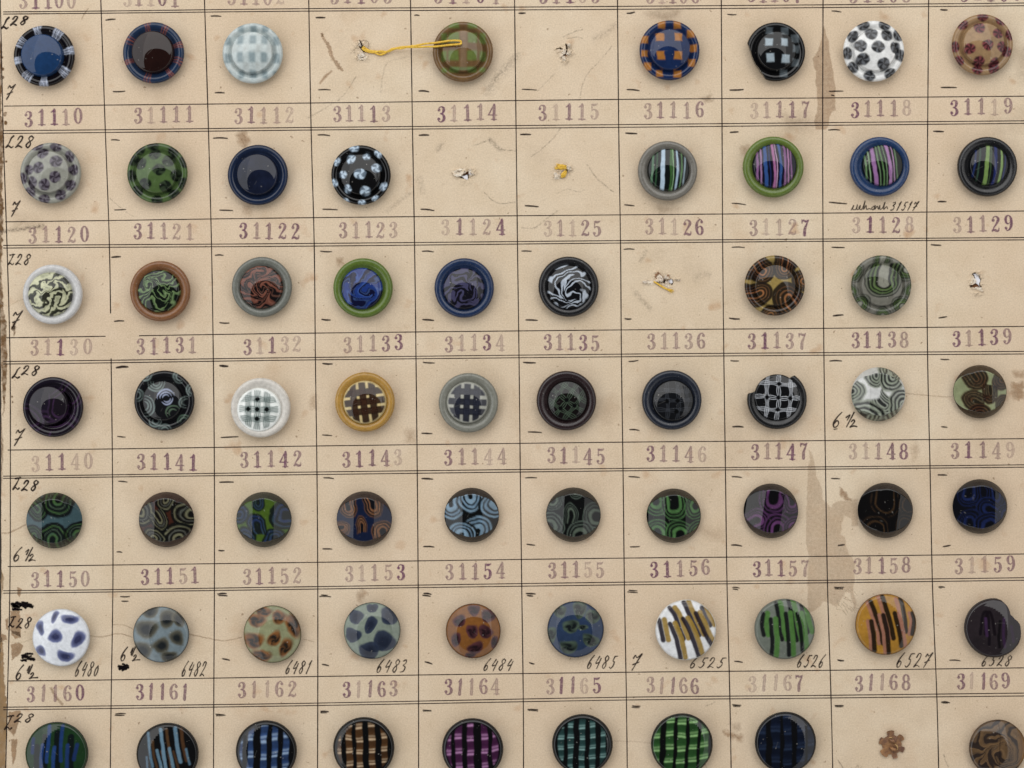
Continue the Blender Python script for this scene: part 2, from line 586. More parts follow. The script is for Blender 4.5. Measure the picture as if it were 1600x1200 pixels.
for num, (kk_, fx, fy, fl_) in FLAPS.items():
    for (p0, p1, p2, lift) in fl_:
        p0, p1, p2 = [np.array((fx + q[0] / kk_, fy + q[1] / kk_)) for q in (p0, p1, p2)]
        ns_, nt_ = 9, 9
        s_, t_ = np.meshgrid(np.linspace(0, 1, ns_), np.linspace(0, 1, nt_))
        ww = (1 - 0.72 * t_ ** 1.3)
        base_ = p0[None, None] + (p1 - p0)[None, None] * (0.5 + (s_ - 0.5) * ww)[..., None]
        mid_ = (p0 + p1) / 2
        pos = base_ + (p2 - mid_)[None, None] * t_[..., None]
        pos = pos + 0.55 * rf.normal(0, 1, pos.shape) * np.minimum(1, t_ * 3)[..., None]
        zf_ = 0.1 + lift * 0.75 * np.sin(np.clip(t_ * 1.25, 0, 1) * math.pi * 0.62) + 0.55 * rf.normal(0, 1, t_.shape) * np.minimum(1, t_ * 2)
        zf_ = np.where(t_ < 0.01, -0.25, np.maximum(zf_, -0.2))
        V = np.stack([X(pos[..., 0]), Y(pos[..., 1]), zf_ * S], -1).reshape(-1, 3)
        ii = (np.arange(nt_ - 1)[:, None] * ns_ + np.arange(ns_ - 1)[None]).ravel()
        me = new_mesh('torn_flap', V, np.stack([ii, ii + ns_, ii + ns_ + 1, ii + 1], -1))
        dirty = np.clip(rf.normal(0.3, 0.25, t_.shape), 0, 1)[..., None]
        cc = lin((230, 222, 208)) * (1 - dirty) + dirty * lin((168, 140, 112) if num != 31136 else (138, 96, 62))
        al = np.clip((t_ - 0.15) * 1.6, 0, 0.9)
        set_colour(me, cc.reshape(-1, 3), al.ravel())
        on_card('torn_flap', me, TORN)


# ------------------------------------------------------------------ print and writing on the card
def decal(name, mat, items, z, step=0.8, hollow=0.0, rag=0.0, rags=0.25):
    """items: list of (kind, pts, density, soft); kind 'line' (x,y,w) or 'poly'"""
    allp = np.vstack([np.asarray(i[1], float)[:, :2] for i in items])
    mw = max([max(p[2] for p in i[1]) if i[0] == 'line' else 2 for i in items]) * 0.5 + 2 + rag
    px = np.arange(allp[:, 0].min() - mw, allp[:, 0].max() + mw, step)
    py = np.arange(allp[:, 1].min() - mw, allp[:, 1].max() + mw, step)
    gx, gy = np.meshgrid(px, py)
    qx, qy = gx, gy
    if rag:
        qx = gx + rag * 2 * (fbm(gx * rags, gy * rags, 11, 4) - 0.5)
        qy = gy + rag * 2 * (fbm(gx * rags, gy * rags, 31, 4) - 0.5)
    ink = np.zeros_like(gx)
    for kind, pts, dens, soft in items:
        d = seg_dist(qx, qy, pts) if kind == 'line' else poly_sd(qx, qy, pts)
        m = np.clip(0.5 - d / soft, 0, 1)
        if hollow:
            m = m * (1 - hollow * (1.15 - dens) * np.clip((-d - 0.6) / 1.0, 0, 1))
        ink = np.maximum(ink, m * dens)
    keep = np.maximum(np.maximum(ink[:-1, :-1], ink[1:, :-1]), np.maximum(ink[:-1, 1:], ink[1:, 1:])) > 0.015
    jj, ii = np.nonzero(keep)
    if not len(jj):
        return None
    nx = gx.shape[1]
    a = jj * nx + ii
    q = np.stack([a, a + nx, a + nx + 1, a + 1], -1)
    used, inv = np.unique(q.ravel(), return_inverse=True)
    V = np.stack([X(gx), Y(gy), np.full_like(gx, z * S)], -1).reshape(-1, 3)[used]
    me = new_mesh(name, V, inv.reshape(-1, 4))
    at = me.attributes.new('ink', 'FLOAT', 'POINT')
    at.data.foreach_set('value', ink.ravel()[used].astype(np.float32))
    return on_card(name, me, mat)


def strip(name, pts, width, z, mat, dens=0.9):
    """a ruled line along points"""
    P_ = catmull(pts, 12)
    t = np.gradient(P_, axis=0)
    t /= np.linalg.norm(t, axis=1)[:, None]
    n = np.stack([-t[:, 1], t[:, 0]], -1)
    wob = 1 + 0.25 * (vnoise(P_[:, 0] * 0.05, P_[:, 1] * 0.05, 3) - 0.5)
    A = P_ + n * (width / 2 * wob)[:, None]
    B = P_ - n * (width / 2 * wob)[:, None]
    k = len(P_)
    V = np.zeros((2 * k, 3))
    V[:k, 0], V[:k, 1] = X(A[:, 0]), Y(A[:, 1])
    V[k:, 0], V[k:, 1] = X(B[:, 0]), Y(B[:, 1])
    V[:, 2] = z * S
    i = np.arange(k - 1)
    me = new_mesh(name, V, np.stack([i, i + 1, i + k + 1, i + k], -1))
    at = me.attributes.new('ink', 'FLOAT', 'POINT')
    at.data.foreach_set('value', np.full(2 * k, dens, np.float32))
    return on_card(name, me, mat)


# vertical rules: x at the listed heights
VY = [-40, 0, 205, 385, 560, 742, 915, 1095, 1240]
VXS = [
    [-0.5, 0.5, 5, 11, 15.6, 16.2, 15.5, 11.5, 8],
    [156.5, 157.5, 164.6, 171, 173.6, 175.8, 176.4, 173.6, 172],
    [318.5, 319.5, 325.8, 330.5, 333.3, 335, 335, 334, 333.5],
    [482, 482.4, 486.2, 491, 492.8, 495.3, 496.5, 496.5, 496],
    [641, 641.4, 644.6, 647.8, 650, 652, 653.4, 654, 654],
    [803.5, 804, 806.4, 808.6, 811, 813, 815.2, 817.6, 818],
    [964.4, 964.8, 966.8, 969.6, 971, 973.6, 975.6, 978.8, 980.5],
    [1126.8, 1127, 1128.2, 1129.2, 1131, 1133.6, 1136, 1140.5, 1143],
    [1286.2, 1286, 1285.4, 1286, 1287.4, 1290, 1293, 1298.6, 1302],
    [1451.2, 1451, 1449.4, 1448, 1449.4, 1453.4, 1457, 1464, 1467.5],
]
for k, vx in enumerate(VXS):
    pts = list(zip(vx, VY))
    if k == 1:
        dense = catmull(pts, 10)
        strip('ruled_line', dense[dense[:, 1] < 531][::4], 1.75, 0.10, RULE)
        strip('ruled_line', dense[dense[:, 1] > 553][::4], 1.75, 0.10, RULE)
    else:
        strip('ruled_line', pts, 1.75, 0.10, RULE)
HXS = [-6, 165, 480, 960, 1290, 1680]
HD = [([18.6, 17.2, 13.5, 10, 7.5, 4], [22, 20.6, 17.4, 14.6, 11.8, 8.2]),
      ([204, 202.8, 199.2, 194.8, 191.6, 188], [208.6, 207, 203.2, 199, 195.8, 192]),
      ([383.4, 382.4, 380.4, 376, 373.4, 370.5], [387.6, 386.4, 384.6, 379.8, 377, 374.2]),
      ([564.8, 563, 558.6, 553.4, 551, 548.5], [568.8, 567, 562.4, 557.6, 555, 552.6]),
      ([744, 742, 737.6, 732, 729.4, 725.4], [747.4, 745.4, 741.6, 735.8, 733, 729.2]),
      ([923, 921.4, 916.8, 909.8, 906.6, 901.6], [926.8, 925, 920.6, 914, 910.6, 905.6]),
      ([1105, 1103, 1098.8, 1089.6, 1086.4, 1082], [1109, 1107, 1102.6, 1094, 1090.6, 1086.6])]
HS = [[165.8, 164.2, 161, 155.4, 153, 149.6], [346.6, 344.6, 340.2, 335.8, 333, 328.8], [527.8, 525.4, 520.6, 515.6, 513, 509.2],
      [703.2, 701.6, 697, 691, 688.4, 684.6], [885.2, 883, 878.8, 872.2, 869.2, 864.6], [1064, 1062.4, 1057.2, 1050.6, 1047.4, 1042.4]]
for a, b in HD:
    for yy in (a, b):
        strip('ruled_line', [(float(x) if x > 0 else 5.0, y) for x, y in zip(HXS, yy)], 1.5, 0.14, RULE)
for k, yy in enumerate(HS):
    pts = [(float(x) if x > 0 else 6.0 + 2 * min(k, 3), y) for x, y in zip(HXS, yy)]
    if k == 2:
        dense = catmull(pts, 24)
        strip('ruled_line', dense[dense[:, 0] < 193][::3], 1.55, 0.14, RULE)
        strip('ruled_line', dense[dense[:, 0] > 212][::3], 1.55, 0.14, RULE)
    else:
        strip('ruled_line', pts, 1.55, 0.14, RULE)


# stamped digits, box 14 x 25
def ell(cx, cy, rx, ry, wt, wn, n=28):
    return [(cx + rx * math.cos(t), cy + ry * math.sin(t), wn + (wt - wn) * abs(math.cos(t)) ** 1.3)
            for t in np.linspace(0, 2 * math.pi, n)]


def ball(x, y, r):
    return [(x, y, 2 * r), (x + 0.01, y, 2 * r)]


SIX = [catmull([(11, 4, 1.6), (8.5, 1.2, 1.3), (5, 3.4, 2.4), (2.9, 9, 3.6), (2.9, 16.5, 3.6), (4.6, 22, 2.4), (7.4, 24, 1.3),
                (10.3, 22, 2.8), (11.2, 17.6, 3.4), (10, 13, 2.6), (7.4, 11.4, 1.3), (4.4, 13.6, 1.2)]), ball(10.4, 4.9, 1.9)]
DIG = {
    '0': [ell(7, 12.5, 4.5, 11.4, 3.6, 1.2)],
    '1': [[(7.6, 1.0, 2.2), (7.6, 3, 3.9), (7.6, 24, 3.9)], [(7.4, 1.2, 1.6), (5.4, 4.2, 2.2), (3, 5.6, 1.3)],
          [(2.6, 24.0, 1.3), (7.5, 23.8, 2.4), (12.4, 24.0, 1.3)]],
    '2': [catmull([(3, 6.5, 1.6), (4.2, 2.6, 1.3), (7, 1.1, 1.3), (10.4, 3.2, 3.0), (10.9, 7, 3.8), (8.6, 12, 2.6), (4.8, 18, 1.5), (2.6, 22.8, 1.5)]),
          ball(3.6, 7.0, 2.0), catmull([(2.5, 23, 2.2), (5.5, 21.6, 3.0), (9, 23.2, 3.2), (11.6, 22.4, 2.0), (12.2, 18.8, 1.0)])],
    '3': [catmull([(3, 5.6, 1.4), (4.2, 2.4, 1.2), (7, 1.1, 1.3), (10.2, 3.0, 3.2), (10.4, 7, 3.6), (8.8, 10.4, 2.2), (5.8, 11.6, 1.3)]),
          catmull([(5.8, 11.7, 1.3), (9.2, 12.8, 2.4), (11.2, 17, 4.0), (10.4, 21.2, 3.4), (7, 24, 1.4), (4, 23.2, 1.2), (2.7, 20.6, 1.4)]),
          ball(3.6, 6.2, 1.9), ball(3.5, 19.8, 2.0)],
    '4': [[(9.2, 1.0, 1.4), (1.6, 17.2, 1.7)], [(1.2, 17.4, 1.5), (13, 17.4, 1.5)], [(9.4, 1.4, 2.6), (9.4, 5, 3.8), (9.4, 24, 3.8)],
          [(5.6, 24, 1.3), (13, 24, 1.3)]],
    '5': [catmull([(3.9, 2, 2.0), (6.5, 2.8, 3.0), (9, 2.6, 2.8), (11.6, 1.2, 1.2)]), [(3.9, 1.6, 1.3), (3.6, 11.6, 1.3)],
          catmull([(3.6, 11.6, 1.2), (6.6, 9.6, 1.4), (10, 11.4, 3.0), (11.3, 16.4, 3.9), (10.2, 21.4, 3.0), (7, 24, 1.4), (4, 23.2, 1.2), (2.8, 20.4, 1.4)]),
          ball(3.5, 19.8, 1.9)],
    '6': SIX,
    '7': [[(2.5, 1.2, 1.2), (2.7, 6.4, 1.2)], catmull([(2.7, 3.6, 2.0), (5, 2.2, 2.6), (8.6, 3.6, 2.8), (12, 1.3, 1.3)]),
          catmull([(12, 1.4, 1.4), (9.4, 8, 2.2), (7.0, 15, 3.6), (6.6, 24, 4.0)])],
    '8': [ell(7, 6.7, 3.7, 5.5, 3.0, 1.3), ell(7, 17.8, 4.5, 6.2, 3.6, 1.3)],
    '9': [[(14 - p[0], 25 - p[1], p[2]) for p in s] for s in SIX],
    'I': [[(8.6, 1.0, 2.4), (8.2, 4, 3.6), (6.9, 24, 3.8)], [(8.4, 1.2, 1.8), (5.2, 5.4, 1.3)]],
}


def stamp(number, x0, y0, x1, y1, seed, h=25.8, alt=False):
    r = np.random.RandomState(seed)
    items = []
    for k, ch in enumerate(str(number)):
        t = k / 4.0
        cx = x0 + (x1 - x0) * t + r.uniform(-0.7, 0.7)
        cy = y0 + (y1 - y0) * t + r.uniform(-0.9, 0.9) - (1.2 if k in (1, 2) else 0)
        dens = float(np.clip(r.normal(0.58, 0.17), 0.30, 0.86))
        if alt and ch == '1':
            ch = 'I'
        a = r.uniform(-0.03, 0.03)
        s = h / 25.0
        for st in DIG[ch]:
            st = np.array(st, float)
            dx, dy = (st[:, 0] - 7) * s * 1.03, (st[:, 1] - 12.5) * s
            q = np.stack([cx + dx * math.cos(a) - dy * math.sin(a), cy + dx * math.sin(a) + dy * math.cos(a), st[:, 2] * s * 1.06], -1)
            items.append(('line', q, dens, 1.1))
    decal('stamped_number', STAMP, items, 0.20, 0.75, 0.75)


def zz(a, x0, y0, k):
    return (x0 + a[0] / k, y0 + a[1] / k)


NUM = []
ZR = [(0, 3.3333), (480, 3.3333), (960, 2.5)]
rows = [
    (0, [[(150, 620, 408, 605), (717, 605, 985, 590), (1240, 605, 1505, 600)], [(155, 592, 410, 590), (697, 595, 967, 580), (1225, 588, 1497, 583)],
         [(130, 433, 332, 428), (545, 433, 745, 428), (938, 430, 1142, 420), (1328, 420, 1538, 415)]]),
    (200, [[(168, 562, 442, 550), (718, 540, 988, 540), (1267, 535, 1537, 540)], [(188, 535, 447, 532), (720, 520, 1008, 512), (1252, 525, 1510, 523)],
           [(137, 387, 333, 387), (543, 390, 743, 387), (945, 380, 1152, 378), (1340, 380, 1540, 372)]]),
    (380, [[(177, 545, 455, 540), (732, 540, 1000, 530), (1287, 542, 1547, 525)], [(208, 530, 473, 517), (738, 525, 1003, 518), (1250, 518, 1498, 518)],
           [(145, 385, 337, 380), (537, 382, 733, 382), (940, 380, 1130, 377), (1335, 373, 1533, 365)]]),
    (560, [[(185, 548, 462, 535), (735, 540, 1005, 540), (1270, 530, 1547, 520)], [(203, 528, 473, 512), (733, 517, 1012, 510), (1270, 505, 1527, 508)],
           [(142, 372, 342, 373), (548, 367, 738, 362), (932, 363, 1130, 362), (1330, 363, 1545, 357)]]),
    (740, [[(183, 552, 443, 545), (755, 540, 1015, 530), (1285, 540, 1547, 528)], [(217, 523, 488, 515), (740, 515, 1005, 505), (1275, 507, 1525, 500)],
           [(155, 377, 358, 365), (555, 373, 745, 368), (948, 362, 1138, 357), (1345, 360, 1548, 352)]]),
    (910, [[(162, 583, 415, 573), (728, 573, 963, 567), (1258, 563, 1523, 555)], [(207, 560, 447, 552), (733, 547, 978, 540), (1263, 540, 1505, 535)],
           [(140, 402, 315, 403), (540, 397, 722, 390), (955, 395, 1138, 388), (1352, 388, 1527, 385)]]),
]
for ri, (yo, groups) in enumerate(rows):
    n = 31110 + ri * 10
    for (xo, k), g in zip(ZR, groups):
        for a in g:
            stamp(n, xo + a[0] / k, yo + a[1] / k, xo + a[2] / k, yo + a[3] / k, n, alt=(ri == 5))
            n += 1
for i, (x0, x1, yb) in enumerate([(36, 112, 13.2), (198, 273, 10), (361, 438, 7.6), (522, 605, 5.6), (685, 772, 5.4), (849, 930, 5),
                                  (1016, 1086, 5), (1174, 1246, 3.4), (1334, 1416, 4), (1506, 1590, 2)]):
    stamp(31100 + i, x0, yb - 12, x1, yb - 12.5, 31100 + i)

# handwriting: unit box strokes
HW = {
    'L': [[(.62, .02), (.42, .22), (.30, .62), (.06, .97), (.30, .84), (.62, .98), (.80, .88)]],
    'Z': [[(.10, .10), (.45, .04), (.68, .03)], [(.52, .04), (.36, .5), (.10, .97), (.32, .82), (.60, .98), (.76, .88)]],
    '2': [[(.12, .32), (.28, .06), (.55, .10), (.50, .40), (.22, .75), (.05, .96), (.32, .84), (.66, .95)]],
    '8': [[(.66, .16), (.42, .03), (.22, .22), (.40, .48), (.50, .74), (.30, .98), (.08, .80), (.26, .56), (.62, .34), (.66, .16)]],
    '7': [[(.12, .26), (.26, .08), (.40, .22), (.60, .14), (.82, .0), (.52, .42), (.30, .80), (.16, 1.0)], [(.16, .66), (.66, .50)]],
    '6': [[(.66, .0), (.36, .30), (.12, .70), (.22, .98), (.46, .90), (.52, .66), (.34, .56), (.14, .78)]],
    'h': [[(.04, .34), (.30, .18), (.16, .52)], [(.60, .02), (.18, .96)], [(.50, .62), (.64, .50), (.76, .60), (.60, .82), (.46, .98), (.72, .90), (1.0, .94)]],
    'H': [[(.08, .42), (.30, .08), (.20, .55)], [(.52, .0), (.30, .62)], [(.52, .66), (.68, .54), (.78, .66), (.60, .88), (.46, .98), (.76, .92), (1.25, .9)]],
    '4': [[(.40, .08), (.10, .58), (.60, .50)], [(.66, .22), (.40, .98)]],
    '5': [[(.80, .06), (.44, .08)], [(.44, .08), (.32, .42), (.52, .48), (.50, .76), (.24, .97), (.06, .88)]],
    '0': [[(.40, .30), (.12, .55), (.10, .88), (.30, .96), (.52, .66), (.40, .30)]],
    '1': [[(.30, .30), (.56, .02)], [(.56, .02), (.20, .98)]],
    '3': [[(.14, .14), (.44, .05), (.50, .28), (.24, .46), (.52, .58), (.44, .88), (.06, .96)]],
}


def write(text, x0, y0, x1, y1, weight=1.6, slant=0.0, seed=1, mat=None, shape=None):
    r = np.random.RandomState(seed)
    slant = slant + 0.16 * (y1 - y0)
    x0 = x0 - 0.08 * (y1 - y0)
    x1 = x1 - 0.08 * (y1 - y0)
    n = len(text)
    items = []
    for k, ch in enumerate(text):
        if ch == ' ':
            continue
        cw = (x1 - x0) / n
        yy0, yy1 = y0, y1
        if shape:
            yy0, yy1 = y0 + shape[k][0] * (y1 - y0), y0 + shape[k][1] * (y1 - y0)
        for st in HW[ch]:
            st = catmull([(a, b, 0) for a, b in st], 6)
            t = np.linspace(0, 1, len(st))
            wd = weight * 1.15 * (0.65 + 0.55 * np.abs(np.sin(t * 5.0 + r.uniform(0, 3))))
            px = x0 + (k + 0.04 + st[:, 0] * 0.98) * cw + slant * (1 - st[:, 1])
            py = yy0 + st[:, 1] * (yy1 - yy0)
            items.append(('line', np.stack([px, py, wd], -1), 0.93, 1.0))
    decal('handwriting', mat or PEN, items, 0.24, 0.65)


write('L28', 2, 25, 46, 45, 2.2, 1, 1, shape=[(0.1, 1), (0, .75), (0, .7)])
write('L28', 9, 212, 55, 231, 1.8, 1, 2)
write('Z28', 12, 397, 50, 414, 1.5, 1, 3)
write('L28', 19, 571, 64, 591, 1.9, 1, 4, shape=[(.15, 1), (0, .75), (0, .8)])
write('Z28', 20, 746, 62, 767, 2.0, 1, 5, shape=[(0, .9), (.2, 1), (.2, 1)])
write('Z28', 13, 963, 51, 982, 1.6, 1, 6, shape=[(0, .9), (.15, 1), (.05, 1)])
write('Z28', 7, 1115, 55, 1140, 1.7, 1, 7, shape=[(.1, 1), (0, .55), (0, .55)])
for (a, b, c, d) in [(9, 132, 25, 155), (17, 314, 32, 338), (17, 486, 36, 513), (21, 670, 40, 696), (986, 1022, 1004, 1047)]:
    write('7', a, b, c, d, 1.5, 0, int(a))
write('6h', 20, 855, 56, 877, 1.6, 0, 8)
write('6h', 1300, 644, 1340, 668, 1.6, 0, 9)
decal('handwriting', PEN, [('line', [(1303, 671, 1.3), (1308, 670, 1.3)], 0.9, 1.0)], 0.24)
write('6H', 24, 1039, 56, 1062, 1.7, 0, 10, shape=[(0, 1), (0, .95)])
write('6H', 188, 1011, 216, 1033, 1.5, 0, 11)
for t, (a, b, c, d) in {'6480': (117, 1033, 157, 1057), '6482': (284, 1033, 323, 1057), '6481': (446, 1032, 488, 1053),
                        '6483': (588, 1030, 638, 1051), '6484': (755, 1029, 803, 1048), '6485': (917, 1024, 964, 1045),
                        '6525': (1077, 1027, 1134, 1044), '6526': (1245, 1023, 1290, 1043), '6527': (1400, 1020, 1456, 1043),
                        '6528': (1533, 1024, 1582, 1041)}.items():
    write(t, a, b, c, d, 1.25, 2, a)
# cursive note beside the blue ringed button
note = [[(1331, 328), (1336, 321), (1334, 327), (1340, 327), (1343, 320), (1342, 327), (1347, 326), (1349, 321), (1346, 325), (1352, 327),
         (1358, 314), (1355, 327), (1360, 321), (1361, 327), (1366, 326), (1370, 327)],
        [(1376, 322), (1371, 325), (1374, 328), (1378, 321), (1377, 327), (1382, 322), (1384, 327), (1387, 321), (1387, 327), (1392, 325), (1397, 316), (1394, 327), (1400, 323), (1402, 326)]]
decal('handwriting', PEN, [('line', [(1330 + (p[0] - 1331) * 0.80, p[1], 1.25) for p in catmull(st, 5)], 0.92, 1.0) for st in note], 0.24, 0.65)
write('31517', 1392, 315, 1434, 329, 1.2, 2, 77)


# dashes
DASH = {
    (0, 0): [(552, 105, 600, 100), (1100, 84, 1150, 85), (590, 477, 650, 475), (1122, 483, 1168, 484)],
    (0, 1): [(47, 92, 92, 92), (560, 80, 583, 81), (1103, 69, 1135, 68), (60, 468, 120, 468), (583, 474, 633, 478), (1120, 465, 1193, 469)],
    (0, 2): [(50, 52, 78, 48), (443, 56, 475, 57), (850, 43, 885, 47), (1275, 38, 1300, 39), (50, 350, 97, 354), (452, 352, 503, 350),
             (840, 357, 893, 356), (848, 372, 858, 374), (1277, 342, 1335, 342)],
    (200, 0): [(580, 62, 622, 64), (1113, 53, 1185, 54), (598, 427, 655, 424), (1145, 428, 1212, 430)],
    (200, 1): [(57, 36, 117, 40), (585, 38, 633, 37), (1112, 34, 1163, 34), (82, 423, 157, 426), (593, 423, 660, 430), (1137, 405, 1203, 410)],
    (200, 2): [(45, 20, 87, 22), (453, 17, 483, 15), (837, 8, 880, 8), (1247, 13, 1285, 14), (40, 300, 77, 304), (460, 294, 513, 300),
               (840, 290, 907, 296), (1265, 288, 1295, 288)],
    (380, 0): [(583, 73, 627, 70), (1122, 63, 1162, 63), (597, 407, 645, 405), (1145, 414, 1193, 416)],
    (380, 1): [(70, 42, 128, 44), (600, 42, 657, 45), (1118, 41, 1167, 42), (77, 397, 120, 400), (603, 398, 658, 402), (1140, 400, 1198, 402)],
    (380, 2): [(38, 24, 77, 24), (460, 16, 508, 17), (850, 16, 898, 17), (1238, 6, 1275, 8), (42, 295, 65, 296), (450, 293, 488, 296),
               (855, 284, 893, 280), (1268, 292, 1298, 287)],
    (560, 0): [(608, 48, 665, 44), (1147, 38, 1185, 41), (613, 406, 652, 410), (1152, 412, 1240, 408)],
    (560, 1): [(82, 27, 130, 29), (605, 21, 662, 24), (1127, 21, 1188, 23), (80, 399, 128, 402), (598, 390, 650, 392), (1152, 383, 1220, 386)],
    (560, 2): [(57, 12, 92, 8), (455, 9, 485, 10), (842, 10, 887, 10), (1275, 3, 1307, 4), (60, 278, 97, 281), (463, 267, 503, 268), (1278, 267, 1300, 269)],
    (740, 0): [(618, 40, 662, 44), (1145, 45, 1215, 44), (610, 408, 635, 410), (1140, 400, 1167, 401)],
    (740, 1): [(87, 22, 137, 26), (598, 26, 653, 29), (1137, 22, 1195, 22), (82, 392, 128, 393), (607, 380, 660, 382), (1145, 368, 1185, 373)],
    (740, 2): [(57, 12, 98, 15), (460, 12, 497, 15), (848, 19, 880, 20), (1265, 5, 1298, 6), (62, 286, 97, 285), (458, 279, 497, 283),
               (875, 281, 898, 278), (1285, 285, 1312, 280)],
    (910, 0): [(628, 74, 675, 74), (635, 98, 667, 98), (1135, 61, 1178, 58), (1140, 68, 1183, 70), (1160, 398, 1195, 405)],
    (910, 1): [(75, 66, 105, 67), (65, 73, 122, 75), (608, 58, 645, 62), (603, 67, 640, 72), (1142, 58, 1188, 60), (1147, 68, 1175, 71),
               (80, 427, 112, 434), (615, 414, 650, 425), (1158, 418, 1182, 425)],
    (910, 2): [(57, 31, 88, 33), (52, 37, 90, 40), (462, 20, 488, 22), (464, 26, 482, 29), (860, 19, 895, 19), (862, 24, 892, 25), (1268, 17, 1290, 19),
               (1268, 19, 1280, 20), (470, 308, 500, 312), (873, 303, 895, 306), (1310, 304, 1350, 306)],
}
DASHPX = []
for (yo, g), lst in DASH.items():
    xo, k = ZR[g]
    for a in lst:
        DASHPX.append((xo + a[0] / k, yo + a[1] / k, xo + a[2] / k, yo + a[3] / k))
for xo, lst in ((0, [(362, 71, 392, 70), (360, 75, 388, 75), (675, 72, 700, 74), (677, 76, 703, 75), (1003, 63, 1026, 64), (1003, 67, 1020, 67),
                     (1322, 59, 1347, 60), (1323, 62, 1347, 62)]),
                (800, [(50, 57, 80, 58), (52, 60, 80, 62), (377, 46, 400, 47), (375, 50, 398, 51), (690, 42, 715, 44), (692, 46, 712, 47),
                       (1010, 45, 1035, 45), (1011, 48, 1034, 48), (1343, 34, 1367, 36), (1343, 35, 1360, 37)])):
    for a in lst:
        DASHPX.append((xo + a[0] / 2, 1080 + a[1] / 2, xo + a[2] / 2, 1080 + a[3] / 2))
for k, (a, b, c, d) in enumerate(DASHPX):
    r = np.random.RandomState(k)
    wd = r.uniform(1.6, 2.5)
    if k in (55, 56):
        wd = 3.4
    m = ((a + c) / 2, (b + d) / 2 - r.uniform(-0.5, 0.8))
    decal('ink_dash', PEN, [('line', catmull([(a, b, wd * 0.8), (m[0], m[1], wd * 1.1), (c, d, wd * 0.7)], 4), 0.92, 1.0)], 0.22, 0.7)


# ink blots
def scribble(cx, cy, w_, h_, seed, n=9):
    r = np.random.RandomState(seed)
    it = []
    for i in range(n):
        x = cx + r.uniform(-w_, w_)
        y = cy + r.uniform(-h_, h_) * 0.7
        it.append(('line', [(x - r.uniform(2, 5), y + r.uniform(-3, 3), r.uniform(2, 5)), (x + r.uniform(2, 5), y + r.uniform(-3, 3), r.uniform(2, 5))], 1.0, 1.0))
    decal('ink_blot', BLOT, it, 0.27, 0.7, rag=1.2, rags=0.5)


scribble(34, 944, 14, 6, 3, 16)
scribble(27, 950, 5, 4, 4, 6)
scribble(41, 1027, 8, 5, 5, 10)
scribble(193, 1042, 4, 7, 6, 9)

# stains and scrapes
def stain(poly, mat=STAIN, dens=0.75, soft=2.0, rag=3.0, name='stain', step=1.2, rags=0.18):
    decal(name, mat, [('poly', poly, dens, soft)], 0.05, step, rag=rag, rags=rags)


stain([(1287, 40), (1293, 60), (1297, 90), (1305, 128), (1305, 172), (1300, 177), (1297, 183), (1295, 195), (1290, 203), (1275, 204),
       (1272, 190), (1276, 175), (1277, 150), (1274, 125), (1275, 112), (1270, 92), (1278, 80), (1284, 60)], dens=0.40, soft=1.2, rag=2.0, rags=0.12)
k = 4.447
stain([(1230 + a / k, 690 + b / k) for a, b in [(155, 50), (185, 130), (205, 240), (245, 350), (245, 400), (285, 430), (310, 465), (320, 425),
      (350, 410), (400, 410), (490, 400), (490, 480), (490, 580), (455, 590), (440, 540), (400, 510), (380, 560), (370, 640), (400, 660), (425, 780),
      (470, 840), (470, 960), (455, 1000), (480, 1130), (470, 1170), (440, 1050), (400, 1040), (385, 1080), (340, 1150), (300, 1130), (260, 1110),
      (200, 1170), (150, 1190), (140, 1100), (145, 800), (130, 700), (135, 450), (140, 350)]], dens=0.24, soft=1.2, rag=2.2, rags=0.12)
stain([(1312, 760), (1322, 770), (1330, 782), (1322, 782), (1313, 772)], dens=0.6, soft=3)
for p in ([(18, 985), (30, 988), (33, 996), (24, 999), (18, 992)], [(17, 1007), (30, 1003), (37, 1009), (30, 1024), (18, 1031)],
          [(28, 918), (34, 920), (30, 932), (26, 928)], [(16, 955), (30, 953), (32, 970), (32, 996), (22, 990), (16, 985)],
          [(14, 1112), (32, 1110), (30, 1126), (22, 1150), (13, 1140)], [(17, 1155), (27, 1155), (25, 1180), (20, 1196), (18, 1180)],
          [(9, 968), (13, 965), (12, 985), (9, 983)], [(1, 990), (10, 992), (11, 1000), (1, 1002)]):
    stain(p, dens=0.75, soft=1.4, rag=1.8, step=0.9)
stain([(-4, 60), (2, 66), (3, 90), (1, 180), (5, 190), (6, 230), (3, 300), (5, 330), (2, 430), (-6, 430)], DARKSTAIN, 0.85, 2.0, 3.0, step=0.9)
stain([(-2, 420), (3, 440), (5, 480), (10, 510), (11, 560), (9, 620), (5, 650), (4, 610), (2, 560), (0, 500)], DARKSTAIN, 0.8, 1.6, 2.6, step=0.9)
stain([(1, 660), (5, 690), (4, 740), (2, 760), (2, 700)], DARKSTAIN, 0.5, 2.0, 2.0, step=0.9)
stain([(0, 985), (5, 1010), (6, 1060), (9, 1090), (11, 1140), (8, 1200), (6, 1240), (-5, 1240), (-2, 1100)], TANSTAIN, 0.9, 1.6, 2.6, step=0.9)
stain([(2, 890), (6, 905), (3, 930), (1, 910)], TANSTAIN, 0.7, 1.6, 1.6, step=0.9)
for (x, y, r_) in [(4, 90, 1.6), (4.5, 108, 2.4), (5, 121, 2), (8, 178, 3), (9, 192, 2.6), (9, 252, 1.6), (0.5, 341, 2), (19, 620, 1.6), (20, 628, 1.3), (21, 513, 4), (8, 813, 1)]:
    stain([(x + r_ * math.cos(t), y + r_ * 1.2 * math.sin(t)) for t in np.linspace(0, 5.5, 7)], DARKSTAIN, 0.9, 1.2, 1.0, step=0.7)
stain([(20, 505), (23, 500), (24, 520), (21, 526)], DARKSTAIN, 0.7, 1.4, 1, step=0.7)
